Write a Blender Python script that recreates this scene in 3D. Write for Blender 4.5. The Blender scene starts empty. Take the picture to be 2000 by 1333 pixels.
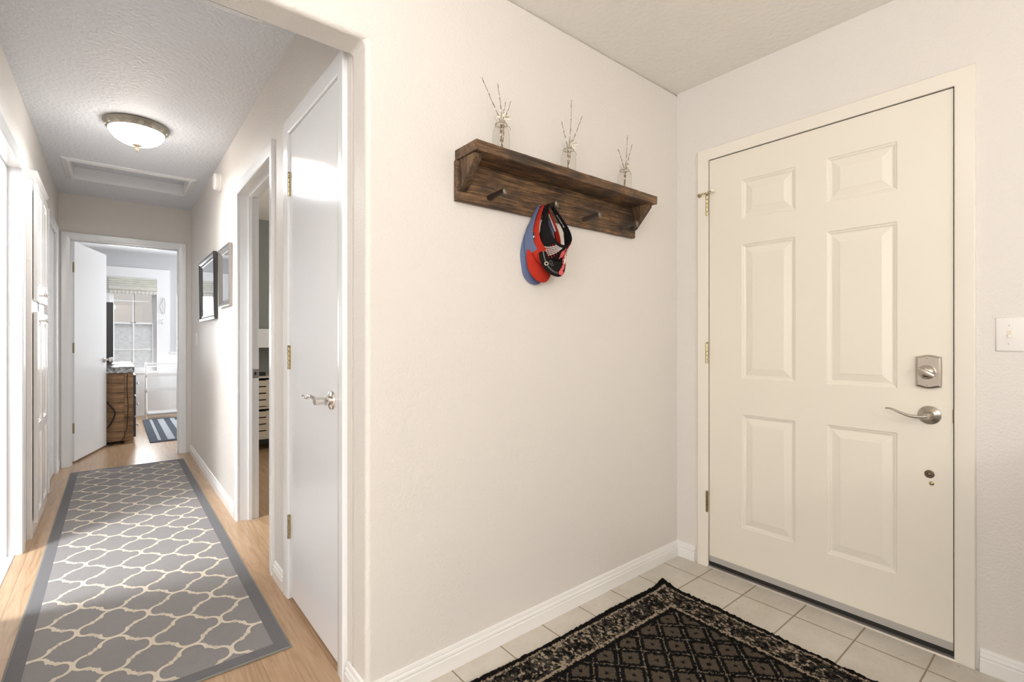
import bpy, bmesh, math, random
from mathutils import Vector, Matrix, noise
random.seed(7)
PI = math.pi
sc = bpy.context.scene
COL = sc.collection

# ------------------------------------------------------------------ camera
F_PX, YAW, CAM_H = 948.0, math.atan(776 / 948.0), 1.141
cam_d = bpy.data.cameras.new('camera'); cam = bpy.data.objects.new('camera', cam_d); COL.objects.link(cam)
cam_d.sensor_width = 36.0; cam_d.lens = F_PX / 2000 * 36.0
cam_d.shift_y = -3.5 / 2000; cam_d.clip_start = 0.02
cam.location = (0, 0, CAM_H); cam.rotation_euler = (PI / 2, 0, -YAW)
sc.camera = cam

# ------------------------------------------------------------------ exposure and world
vs = sc.view_settings
sc.display_settings.display_device = 'sRGB'
vs.view_transform = 'Standard'; vs.look = 'None'; vs.gamma = 1.0; vs.use_curve_mapping = False
vs.exposure = 0.02
world = bpy.data.worlds.new('sky'); sc.world = world; world.use_nodes = True
bg = world.node_tree.nodes['Background']
bg.inputs[0].default_value = (0.86, 0.93, 1.0, 1); bg.inputs[1].default_value = 1.7

# ------------------------------------------------------------------ lights
def light(name, kind, loc, power, color=(1, 1, 1), rot=(0, 0, 0), **kw):
    d = bpy.data.lights.new(name, kind); d.energy = power; d.color = color
    for k, v in kw.items(): setattr(d, k, v)
    o = bpy.data.objects.new(name, d); COL.objects.link(o); o.location = loc; o.rotation_euler = rot
    return o
WARM = (0.98, 0.99, 1.0)
light('foyer_ceiling_light', 'POINT', (0.40, 0.72, 2.22), 4.8, WARM, shadow_soft_size=0.07)
light('living_room_fill', 'POINT', (-1.0, -1.5, 1.75), 50, (1.0, 0.985, 0.975), shadow_soft_size=0.25)  # added fill behind the camera, brightens foyer walls and ceiling
light('living_room_side_fill', 'AREA', (-2.9, -1.0, 1.5), 60, (0.95, 0.97, 1.0), (0, -PI / 2, 0), shape='RECTANGLE', size=1.4, size_y=2.0)  # added cool fill from the side, no window stands here
light('rear_room_light', 'POINT', (-0.1, -2.9, 2.22), 62, (1.0, 0.975, 0.96), shadow_soft_size=0.12)
light('hall_bulb_light', 'AREA', (0.105, 3.72, 2.262), 10, (0.95, 0.98, 1.0), shape='DISK', size=0.22)
light('left_room_patch_light', 'AREA', (-1.2, 2.98, 2.38), 85, (0.93, 0.965, 1.0), (0, -0.5, 0), shape='RECTANGLE', size=0.5, size_y=0.35)  # added overhead source for the bright runner patch, ceiling has no opening
light('left_room_window_light', 'AREA', (-2.6, 2.50, 2.0), 40, (0.93, 0.965, 1.0), (0, -PI / 2 + 0.45, 0), shape='RECTANGLE', size=0.8, size_y=0.7)
light('far_room_window_light', 'AREA', (0.21, 9.0, 1.25), 22, (0.97, 0.985, 1.0), (-PI / 2, 0, 0), shape='RECTANGLE', size=0.5, size_y=1.1)
light('far_room_side_fill', 'AREA', (2.2, 7.8, 1.5), 54, (0.97, 0.985, 1.0), (0, PI / 2, 0), shape='RECTANGLE', size=1.3, size_y=1.3)  # added fill that brightens the far room, side wall is solid
light('bedroom_fill', 'AREA', (2.8, 4.0, 1.5), 24, (1.0, 0.97, 0.92), (0, PI / 2, 0), shape='RECTANGLE', size=1.0, size_y=1.0)  # added fill to lift the dim bedroom, its outer wall is closed
sun = light('sun', 'SUN', (0, 14, 8), 1.0, (1, 0.96, 0.9), (math.radians(-38), 0, math.radians(-25)), angle=0.02)

# ------------------------------------------------------------------ materials
def nm(name):
    m = bpy.data.materials.new(name); m.use_nodes = True
    nt = m.node_tree; return m, nt, nt.nodes['Principled BSDF']
def rgba(c): return (c[0], c[1], c[2], 1)
def plain(name, col, rough=0.5, metal=0.0, bump=None, emis=None, spec=None, coat=0):
    m, nt, b = nm(name)
    b.inputs['Base Color'].default_value = rgba(col); b.inputs['Roughness'].default_value = rough
    b.inputs['Metallic'].default_value = metal
    if spec is not None: b.inputs['Specular IOR Level'].default_value = spec
    if coat: b.inputs['Coat Weight'].default_value = coat; b.inputs['Coat Roughness'].default_value = 0.1
    if bump:
        scale, strength, dist = bump
        tc = nt.nodes.new('ShaderNodeTexCoord'); n = nt.nodes.new('ShaderNodeTexNoise'); bp = nt.nodes.new('ShaderNodeBump')
        n.inputs['Scale'].default_value = scale; n.inputs['Detail'].default_value = 2.5
        bp.inputs['Strength'].default_value = strength; bp.inputs['Distance'].default_value = dist
        nt.links.new(tc.outputs['Object'], n.inputs['Vector']); nt.links.new(n.outputs['Fac'], bp.inputs['Height'])
        nt.links.new(bp.outputs['Normal'], b.inputs['Normal'])
    if emis:
        b.inputs['Emission Color'].default_value = rgba(emis[0]); b.inputs['Emission Strength'].default_value = emis[1]
    return m
class G:
    """small node graph helper"""
    def __init__(s, nt): s.nt = nt
    def n(s, t, **kw):
        x = s.nt.nodes.new(t)
        for k, v in kw.items(): setattr(x, k, v)
        return x
    def l(s, a, b): s.nt.links.new(a, b)
    def m(s, op, a, b=None, c=None):
        x = s.n('ShaderNodeMath', operation=op)
        for i, v in enumerate((a, b, c)):
            if v is None: continue
            if isinstance(v, (int, float)): x.inputs[i].default_value = v
            else: s.l(v, x.inputs[i])
        return x.outputs[0]
    def mix(s, fac, a, b):
        x = s.n('ShaderNodeMix', data_type='RGBA')
        if isinstance(fac, (int, float)): x.inputs[0].default_value = fac
        else: s.l(fac, x.inputs[0])
        for i, v in ((6, a), (7, b)):
            if isinstance(v, tuple): x.inputs[i].default_value = rgba(v)
            else: s.l(v, x.inputs[i])
        return x.outputs[2]
    def noise(s, vec, scale, detail=3, rough=0.5, dist=0.0):
        x = s.n('ShaderNodeTexNoise'); x.inputs['Scale'].default_value = scale; x.inputs['Detail'].default_value = detail
        x.inputs['Roughness'].default_value = rough; x.inputs['Distortion'].default_value = dist
        s.l(vec, x.inputs['Vector']); return x.outputs['Fac']
    def mapping(s, vec, scale=(1, 1, 1), loc=(0, 0, 0), rot=(0, 0, 0)):
        x = s.n('ShaderNodeMapping'); x.inputs['Scale'].default_value = scale; x.inputs['Location'].default_value = loc
        x.inputs['Rotation'].default_value = rot; s.l(vec, x.inputs['Vector']); return x.outputs[0]
    def obj(s): return s.n('ShaderNodeTexCoord').outputs['Object']
    def ramp(s, fac, stops, interp='LINEAR'):
        x = s.n('ShaderNodeValToRGB'); r = x.color_ramp; r.interpolation = interp
        while len(r.elements) > len(stops): r.elements.remove(r.elements[-1])
        while len(r.elements) < len(stops): r.elements.new(0.5)
        for e, (p, c) in zip(r.elements, stops): e.position = p; e.color = rgba(c)
        s.l(fac, x.inputs[0]); return x.outputs[0]
    def bump(s, h, strength, dist, b):
        x = s.n('ShaderNodeBump'); x.inputs['Strength'].default_value = strength; x.inputs['Distance'].default_value = dist
        s.l(h, x.inputs['Height']); s.l(x.outputs[0], b.inputs['Normal'])
M = {}
WALLC = (0.765, 0.722, 0.675)
M['wall'] = plain('painted_orange_peel_wall', WALLC, 0.45, bump=(125, 0.5, 0.0035), spec=0.3)
M['wall_far'] = plain('grey_blue_wall_paint', (0.57, 0.575, 0.59), 0.6, bump=(80, 0.2, 0.003))
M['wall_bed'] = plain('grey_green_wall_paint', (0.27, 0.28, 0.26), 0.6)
M['wall_white'] = plain('white_wall_paint', (0.85, 0.86, 0.88), 0.5)
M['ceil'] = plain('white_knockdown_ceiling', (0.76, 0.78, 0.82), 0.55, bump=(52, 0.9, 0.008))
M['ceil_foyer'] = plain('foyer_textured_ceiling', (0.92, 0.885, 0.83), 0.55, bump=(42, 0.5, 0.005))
M['trim'] = plain('white_gloss_trim_paint', (0.86, 0.865, 0.875), 0.22, spec=0.6)
M['base'] = plain('white_baseboard_paint', (0.86, 0.84, 0.81), 0.3)
M['slab'] = plain('white_gloss_door_paint', (0.85, 0.86, 0.885), 0.16, bump=(6, 0.04, 0.01), spec=0.6)
M['slab_far'] = plain('white_far_door_paint', (0.80, 0.80, 0.80), 0.28)
M['cabinet'] = plain('white_gloss_cabinet_paint', (0.82, 0.78, 0.75), 0.2, spec=0.7)
M['cream'] = plain('cream_door_paint', (0.82, 0.765, 0.66), 0.38, bump=(60, 0.03, 0.002))
M['cream_trim'] = plain('cream_casing_paint', (0.83, 0.775, 0.685), 0.3)
M['nickel'] = plain('brushed_nickel', (0.50, 0.46, 0.41), 0.3, 1.0, bump=(220, 0.08, 0.001))
M['chrome'] = plain('polished_nickel', (0.72, 0.68, 0.64), 0.12, 1.0)
M['brass'] = plain('worn_brass', (0.50, 0.41, 0.23), 0.28, 1.0, bump=(130, 0.2, 0.002))
M['brass_old'] = plain('aged_brass', (0.36, 0.29, 0.16), 0.35, 1.0)
M['alum'] = plain('aluminium_threshold', (0.62, 0.58, 0.54), 0.3, 0.9)
M['sweep'] = plain('grey_vinyl_door_sweep', (0.44, 0.41, 0.38), 0.5)
M['black'] = plain('black_rubber', (0.012, 0.011, 0.01), 0.6)
M['dark'] = plain('dark_gap', (0.02, 0.017, 0.015), 0.8)
M['plastic'] = plain('white_plastic', (0.85, 0.82, 0.78), 0.35)
M['plastic_lt'] = plain('almond_plastic', (0.75, 0.66, 0.52), 0.4)
M['strikeplate'] = plain('dull_bronze', (0.17, 0.13, 0.09), 0.35, 0.8)
M['iron'] = plain('rusty_iron_spike', (0.055, 0.04, 0.03), 0.42, 0.7, bump=(160, 0.5, 0.002))
M['iron_head'] = plain('worn_iron_head', (0.19, 0.16, 0.125), 0.38, 0.8, bump=(200, 0.4, 0.0015))
M['pan'] = plain('antique_pewter_pan', (0.30, 0.28, 0.235), 0.4, 0.6, bump=(55, 0.9, 0.006))
M['pan_leaf'] = plain('pale_pewter_leaf', (0.42, 0.38, 0.32), 0.4, 0.5)
M['finial'] = plain('antique_gold_finial', (0.45, 0.36, 0.26), 0.35, 0.4)
M['mirror'] = plain('mirror_glass', (0.92, 0.93, 0.95), 0.015, 1.0)
M['frame_black'] = plain('black_frame_gloss', (0.014, 0.013, 0.012), 0.18, spec=0.7)
M['frame_silver'] = plain('silver_frame', (0.33, 0.30, 0.28), 0.2, 0.85)
M['tv'] = plain('black_tv_plastic', (0.02, 0.022, 0.028), 0.3)
M['tv_screen'] = plain('tv_screen_glass', (0.03, 0.035, 0.05), 0.08)
M['navy'] = plain('dark_drawer_paint', (0.03, 0.033, 0.05), 0.4)
M['knob_white'] = plain('white_ceramic_knob', (0.85, 0.85, 0.85), 0.15)
M['rack'] = plain('white_painted_metal', (0.82, 0.82, 0.80), 0.3)
M['rug_light'] = plain('pale_grey_rug_yarn', (0.42, 0.44, 0.47), 0.95, bump=(300, 0.5, 0.003))
M['rug_dark'] = plain('slate_rug_yarn', (0.07, 0.085, 0.11), 0.95, bump=(300, 0.5, 0.003))
M['crate'] = plain('cream_slat_wood', (0.62, 0.55, 0.45), 0.5)
M['grass'] = plain('exterior_ground', (0.30, 0.27, 0.22), 0.9)
M['fence'] = plain('beige_fence_board', (0.62, 0.55, 0.49), 0.7, bump=(20, 0.2, 0.01))
M['fence_rail'] = plain('pale_fence_rail', (0.74, 0.66, 0.59), 0.7)
M['twig'] = plain('brown_willow_twig', (0.22, 0.145, 0.095), 0.7, bump=(150, 0.4, 0.001))
M['catkin'] = plain('white_catkin', (0.85, 0.80, 0.72), 0.8)
M['leaf'] = plain('pale_green_dry_leaf', (0.42, 0.37, 0.22), 0.7)
M['petal'] = plain('cream_dry_petal', (0.90, 0.85, 0.75), 0.7)
M['wire'] = plain('thin_wire', (0.30, 0.24, 0.17), 0.4, 0.5)
M['cloth_black'] = plain('black_cap_cotton', (0.011, 0.0095, 0.009), 0.85, bump=(420, 0.5, 0.0012), spec=0.12)
M['cloth_red'] = plain('red_cap_cotton', (0.42, 0.030, 0.016), 0.8, bump=(420, 0.5, 0.0012), spec=0.12)
M['cloth_blue'] = plain('faded_blue_cap_cotton', (0.125, 0.155, 0.26), 0.85, bump=(420, 0.5, 0.0012), spec=0.12)
M['cloth_navy'] = plain('navy_sweatband', (0.03, 0.04, 0.07), 0.85)
M['thread_white'] = plain('white_embroidery', (0.82, 0.80, 0.76), 0.7)
M['thread_red'] = plain('red_embroidery', (0.70, 0.06, 0.06), 0.7)
M['thread_pink'] = plain('coral_embroidery', (0.72, 0.12, 0.13), 0.7)
M['thread_grey'] = plain('grey_embroidery', (0.16, 0.15, 0.15), 0.7)
M['thread_tan'] = plain('tan_topstitch', (0.34, 0.31, 0.27), 0.7)
M['label'] = plain('white_care_label', (0.75, 0.75, 0.77), 0.6)
M['eyelet'] = plain('silver_eyelet', (0.7, 0.66, 0.6), 0.25, 0.9)

def wood_floor():
    m, nt, b = nm('oak_laminate'); g = G(nt); v = g.obj()
    sep = g.n('ShaderNodeSeparateXYZ'); g.l(v, sep.inputs[0])
    pw, pl = 0.19, 1.29
    ix = g.m('FLOOR', g.m('DIVIDE', sep.outputs[0], pw))
    wn = g.n('ShaderNodeTexWhiteNoise', noise_dimensions='1D'); g.l(ix, wn.inputs['W'])
    yy = g.m('ADD', g.m('DIVIDE', sep.outputs[1], pl), wn.outputs[0])
    iy = g.m('FLOOR', yy)
    wn2 = g.n('ShaderNodeTexWhiteNoise', noise_dimensions='2D')
    cb = g.n('ShaderNodeCombineXYZ'); g.l(ix, cb.inputs[0]); g.l(iy, cb.inputs[1]); g.l(cb.outputs[0], wn2.inputs['Vector'])
    off = g.n('ShaderNodeVectorMath', operation='ADD'); g.l(v, off.inputs[0])
    sc2 = g.n('ShaderNodeVectorMath', operation='SCALE'); g.l(wn2.outputs['Color'], sc2.inputs[0]); sc2.inputs[3].default_value = 7
    g.l(sc2.outputs[0], off.inputs[1])
    gr = g.noise(g.mapping(off.outputs[0], (22, 1.6, 1)), 1.6, 6, 0.62, 1.6)
    fine = g.noise(g.mapping(off.outputs[0], (220, 6, 1)), 1.0, 2, 0.5)
    f = g.m('ADD', g.m('MULTIPLY', gr, 0.75), g.m('MULTIPLY', fine, 0.25))
    c = g.ramp(f, [(0.30, (0.29, 0.175, 0.092)), (0.5, (0.46, 0.305, 0.180)), (0.72, (0.58, 0.42, 0.27))])
    tint = g.mix(g.m('MULTIPLY', wn2.outputs['Value'], 0.35), c, (0.44, 0.26, 0.14))
    fx = g.m('FRACT', g.m('DIVIDE', sep.outputs[0], pw)); fy = g.m('FRACT', yy)
    sx = g.m('LESS_THAN', fx, 0.010); sy = g.m('LESS_THAN', fy, 0.0018)
    seam = g.m('MAXIMUM', sx, sy)
    g.l(g.mix(g.m('MULTIPLY', seam, 0.65), tint, (0.12, 0.07, 0.035)), b.inputs['Base Color'])
    b.inputs['Roughness'].default_value = 0.28
    g.bump(g.m('SUBTRACT', f, g.m('MULTIPLY', seam, 2.0)), 0.12, 0.002, b)
    return m
M['wood'] = wood_floor()
def tile():
    m, nt, b = nm('cream_ceramic_tile'); g = G(nt); v = g.obj()
    sep = g.n('ShaderNodeSeparateXYZ'); g.l(v, sep.inputs[0])
    # grout lines at x = 2.166 - .2115 k , y = 1.4475 - .2115 k
    P = 0.2113
    def line(o, ph):
        fr = g.m('FRACT', g.m('ADD', g.m('DIVIDE', g.m('SUBTRACT', o, ph), P), 20.5))
        return g.m('ABSOLUTE', g.m('SUBTRACT', fr, 0.5))
    d = g.m('MINIMUM', line(sep.outputs[0], 2.166), line(sep.outputs[1], 1.446))
    grout = g.m('LESS_THAN', d, 0.0125)
    n1 = g.noise(v, 7, 4, 0.6); n2 = g.noise(v, 60, 3, 0.6)
    f = g.m('ADD', g.m('MULTIPLY', n1, 0.7), g.m('MULTIPLY', n2, 0.3))
    c = g.ramp(f, [(0.3, (0.56, 0.51, 0.43)), (0.65, (0.67, 0.625, 0.55))])
    spots = g.m('GREATER_THAN', g.noise(v, 38, 1, 0.3), 0.765)
    c = g.mix(g.m('MULTIPLY', spots, 0.5), c, (0.35, 0.29, 0.22))
    g.l(g.mix(grout, c, (0.30, 0.235, 0.165)), b.inputs['Base Color'])
    g.l(g.m('ADD', g.m('MULTIPLY', grout, 0.4), 0.38), b.inputs['Roughness'])
    h = g.n('ShaderNodeMapRange'); g.l(d, h.inputs[0]); h.inputs[1].default_value = 0.008; h.inputs[2].default_value = 0.028
    g.bump(g.m('ADD', h.outputs[0], g.m('MULTIPLY', n2, 0.15)), 0.5, 0.002, b)
    return m
M['tile'] = tile()
def stained(name, vert=False, seed=0.0):
    m, nt, b = nm(name); g = G(nt); v = g.obj()
    v = g.mapping(v, (1, 1, 1), (seed, seed * 2, 0))
    s1 = (1.3, 30, 30) if not vert else (30, 30, 1.3)
    a = g.noise(g.mapping(v, s1), 3.0, 6, 0.7, 0.8)
    f = g.noise(g.mapping(v, (s1[0] * 4, s1[1] * 5, s1[2] * 5)), 2.5, 4, 0.65)
    bl = g.noise(g.mapping(v, (1.0, 2.2, 2.2) if not vert else (2.2, 2.2, 1.0)), 5.5, 4, 0.65, 0.5)
    k = g.m('ADD', g.m('MULTIPLY', a, 0.42), g.m('ADD', g.m('MULTIPLY', f, 0.30), g.m('MULTIPLY', bl, 0.28)))
    c = g.ramp(k, [(0.40, (0.010, 0.007, 0.005)), (0.455, (0.052, 0.028, 0.014)), (0.51, (0.12, 0.064, 0.029)), (0.595, (0.30, 0.165, 0.072))])
    gp = g.ramp(g.noise(v, 7.5, 3, 0.6, 0.8), [(0.50, (0, 0, 0)), (0.66, (1, 1, 1))])
    sp = g.n('ShaderNodeSeparateColor'); g.l(gp, sp.inputs[0])
    c = g.mix(g.m('MULTIPLY', sp.outputs[0], 0.62), c, (0.035, 0.028, 0.022))
    g.l(c, b.inputs['Base Color']); b.inputs['Roughness'].default_value = 0.6
    g.bump(k, 0.9, 0.004, b); return m
M['shelf'] = stained('dark_stained_rustic_wood'); M['shelf_v'] = stained('dark_stained_wood_end', True, 3.3)
def rustic():
    m, nt, b = nm('rustic_brown_planks'); g = G(nt); v = g.obj()
    a = g.noise(g.mapping(v, (3, 3, 26)), 1.6, 5, 0.6, 0.8); bl = g.noise(v, 5, 2, 0.5)
    k = g.m('ADD', g.m('MULTIPLY', a, 0.6), g.m('MULTIPLY', bl, 0.4))
    g.l(g.ramp(k, [(0.36, (0.06, 0.032, 0.015)), (0.5, (0.23, 0.125, 0.055)), (0.64, (0.42, 0.255, 0.125))]), b.inputs['Base Color'])
    b.inputs['Roughness'].default_value = 0.5; g.bump(k, 0.4, 0.004, b); return m
M['rustic'] = rustic()
def granite():
    m, nt, b = nm('grey_patterned_top'); g = G(nt); v = g.obj()
    k = g.noise(v, 28, 4, 0.7, 0.6)
    g.l(g.ramp(k, [(0.38, (0.06, 0.06, 0.06)), (0.5, (0.30, 0.31, 0.32)), (0.62, (0.62, 0.63, 0.65))]), b.inputs['Base Color'])
    b.inputs['Roughness'].default_value = 0.35; return m
M['granite'] = granite()
def yarn(name, c1, c2, scale=260, st=0.5):
    m, nt, b = nm(name); g = G(nt); v = g.obj()
    k = g.noise(v, scale, 3, 0.7); k2 = g.noise(g.mapping(v, (4, 40, 1)), 6, 2, 0.5)
    g.l(g.mix(g.m('ADD', g.m('MULTIPLY', k, 0.7), g.m('MULTIPLY', k2, 0.3)), c1, c2), b.inputs['Base Color'])
    b.inputs['Roughness'].default_value = 0.95; b.inputs['Specular IOR Level'].default_value = 0.2
    g.bump(k, st, 0.002, b); return m
M['run_field'] = yarn('taupe_runner_field', (0.20, 0.185, 0.18), (0.345, 0.325, 0.318))
M['run_border'] = yarn('grey_runner_border', (0.125, 0.122, 0.125), (0.21, 0.203, 0.207))
M['run_edge'] = yarn('grey_green_edge_binding', (0.18, 0.18, 0.165), (0.30, 0.30, 0.27))
M['run_line'] = yarn('cream_trellis_yarn', (0.62, 0.53, 0.42), (0.80, 0.71, 0.59))
def shag():
    m, nt, b = nm('black_cream_shag_pattern'); g = G(nt); v0 = g.obj()
    # ragged yarn edges: jitter the coordinate with noise
    nz = g.n('ShaderNodeTexNoise'); nz.inputs['Scale'].default_value = 190; nz.inputs['Detail'].default_value = 2; g.l(v0, nz.inputs['Vector'])
    j = g.n('ShaderNodeVectorMath', operation='MULTIPLY_ADD'); g.l(nz.outputs['Color'], j.inputs[0])
    j.inputs[1].default_value = (0.016, 0.016, 0); off = g.n('ShaderNodeVectorMath', operation='SUBTRACT'); g.l(v0, off.inputs[0]); off.inputs[1].default_value = (0.008, 0.008, 0)
    g.l(off.outputs[0], j.inputs[2]); v = j.outputs[0]
    sep = g.n('ShaderNodeSeparateXYZ'); g.l(v, sep.inputs[0])
    # object origin at the curled corner; x and y run negative into the rug
    dx = g.m('MULTIPLY', sep.outputs[0], -1.0); dy = g.m('MULTIPLY', sep.outputs[1], -1.0)
    d1 = g.m('MINIMUM', dx, dy)
    d = g.m('MINIMUM', d1, g.m('MINIMUM', g.m('SUBTRACT', 1.45, dx), g.m('SUBTRACT', 2.1, dy)))
    BLK, GRY, CRM, BRN = (0.007, 0.006, 0.005), (0.060, 0.052, 0.045), (0.52, 0.42, 0.30), (0.13, 0.10, 0.073)
    vo = g.n('ShaderNodeTexVoronoi'); vo.inputs['Scale'].default_value = 1.0; vo.inputs['Randomness'].default_value = 1.0
    g.l(g.mapping(v, (150, 85, 1), rot=(0, 0, 0.5)), vo.inputs['Vector'])
    vc = g.n('ShaderNodeSeparateColor'); g.l(vo.outputs['Color'], vc.inputs[0])
    big = g.noise(v0, 17, 2, 0.5)
    st = g.m('ADD', vc.outputs[0], g.m('MULTIPLY', g.m('SUBTRACT', big, 0.5), 0.9))
    mott = g.ramp(st, [(0.0, BLK), (0.40, GRY), (0.66, BRN), (0.80, CRM)], 'CONSTANT')
    # lattice: lines along +-45 degrees in (x,y), pitch ~.062
    P = 0.0625
    u = g.m('DIVIDE', dx, P * 2); w = g.m('DIVIDE', dy, P * 2)
    q1 = g.m('ADD', u, w); q2 = g.m('SUBTRACT', u, w)
    a1 = g.m('ABSOLUTE', g.m('SUBTRACT', g.m('FRACT', g.m('ADD', q1, 10.02)), 0.5))
    a2 = g.m('ABSOLUTE', g.m('SUBTRACT', g.m('FRACT', g.m('ADD', q2, 10.12)), 0.5))
    mx = g.m('MAXIMUM', a1, a2)
    line = g.m('GREATER_THAN', mx, 0.474); cell = g.m('LESS_THAN', mx, 0.33); core = g.m('LESS_THAN', mx, 0.075)
    brk = g.m('GREATER_THAN', g.noise(v0, 120, 2, 0.6), 0.47)
    fld = g.mix(cell, BLK, BRN); fld = g.mix(core, fld, BLK)
    fld = g.mix(g.m('MULTIPLY', g.m('MULTIPLY', line, brk), 0.85), fld, (0.36, 0.29, 0.215))
    c = BLK
    def band(c, lo, hi, col):
        mk = g.m('MULTIPLY', g.m('GREATER_THAN', d, lo), g.m('LESS_THAN', d, hi)); return g.mix(mk, c, col)
    c = band(c, 0.032, 0.148, mott)
    c = band(c, 0.030, 0.041, g.mix(g.m('GREATER_THAN', g.noise(v0, 90, 2), 0.45), GRY, CRM))
    c = band(c, 0.140, 0.153, g.mix(g.m('GREATER_THAN', g.noise(v0, 90, 2), 0.42), GRY, CRM))
    inner = g.m('GREATER_THAN', d, 0.172); c = g.mix(inner, c, fld)
    f = g.noise(v0, 330, 3, 0.75)
    tone = g.n('ShaderNodeMix', data_type='RGBA', blend_type='MULTIPLY'); tone.inputs[0].default_value = 1.0
    g.l(c, tone.inputs[6]); g.l(g.ramp(f, [(0.3, (0.45, 0.45, 0.45)), (0.7, (1.35, 1.35, 1.35))]), tone.inputs[7])
    g.l(tone.outputs[2], b.inputs['Base Color']); b.inputs['Roughness'].default_value = 0.95
    b.inputs['Specular IOR Level'].default_value = 0.15
    g.bump(f, 1.0, 0.008, b); return m
M['shag'] = shag()
def glass(name, col=(1, 1, 1), rough=0.0, weight=0.9):
    m, nt, b = nm(name); g = G(nt); nt.nodes.remove(b)
    out = nt.nodes['Material Output']
    fr = g.n('ShaderNodeLayerWeight'); fr.inputs[0].default_value = 0.5
    t = g.n('ShaderNodeBsdfTransparent'); t.inputs[0].default_value = rgba(col)
    gl = g.n('ShaderNodeBsdfGlossy'); gl.inputs['Roughness'].default_value = rough
    mx = g.n('ShaderNodeMixShader'); g.l(g.m('MULTIPLY', g.m('ADD', g.m('MULTIPLY', g.m('POWER', fr.outputs['Facing'], 6.0), 0.9), 0.025), weight), mx.inputs[0]); g.l(t.outputs[0], mx.inputs[1]); g.l(gl.outputs[0], mx.inputs[2])
    g.l(mx.outputs[0], out.inputs[0]); return m
M['pane'] = glass('clear_window_glass')
M['bottle'] = glass('thin_bottle_glass', (0.99, 0.988, 0.98), 0.03, 0.75)
def frosted():
    m, nt, b = nm('frosted_rippled_glass'); g = G(nt); v = g.obj()
    k = g.noise(g.mapping(v, (6, 1, 30)), 3.0, 4, 0.6, 0.6)
    g.l(g.ramp(k, [(0.3, (0.70, 0.705, 0.71)), (0.65, (0.93, 0.935, 0.94))]), b.inputs['Base Color'])
    b.inputs['Roughness'].default_value = 0.5; b.inputs['Transmission Weight'].default_value = 0.0
    out = nt.nodes['Material Output']; tr = g.n('ShaderNodeBsdfTranslucent')
    g.l(g.ramp(k, [(0.3, (0.70, 0.705, 0.71)), (0.65, (0.93, 0.935, 0.94))]), tr.inputs[0])
    mx = g.n('ShaderNodeMixShader'); mx.inputs[0].default_value = 0.7; g.l(b.outputs[0], mx.inputs[1]); g.l(tr.outputs[0], mx.inputs[2])
    g.l(mx.outputs[0], out.inputs[0]); return m
M['frosted'] = frosted()
def shade_cloth():
    m, nt, b = nm('woven_cream_shade'); g = G(nt); v = g.obj()
    k = g.noise(g.mapping(v, (3, 1, 160)), 2.0, 3, 0.6)
    col = g.ramp(k, [(0.35, (0.56, 0.55, 0.48)), (0.6, (0.80, 0.79, 0.73))])
    g.l(col, b.inputs['Base Color']); b.inputs['Roughness'].default_value = 0.8
    return m
M['shade'] = shade_cloth()
def bowl():
    m, nt, b = nm('lit_frosted_bowl_glass'); g = G(nt); v = g.obj()
    b.inputs['Base Color'].default_value = (0.9, 0.87, 0.8, 1); b.inputs['Roughness'].default_value = 0.25
    ln = g.n('ShaderNodeLayerWeight'); ln.inputs[0].default_value = 0.35
    b.inputs['Emission Color'].default_value = (1.0, 0.96, 0.9, 1)
    b.inputs['Emission Strength'].default_value = 17.0
    return m
M['bowl'] = bowl()

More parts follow.
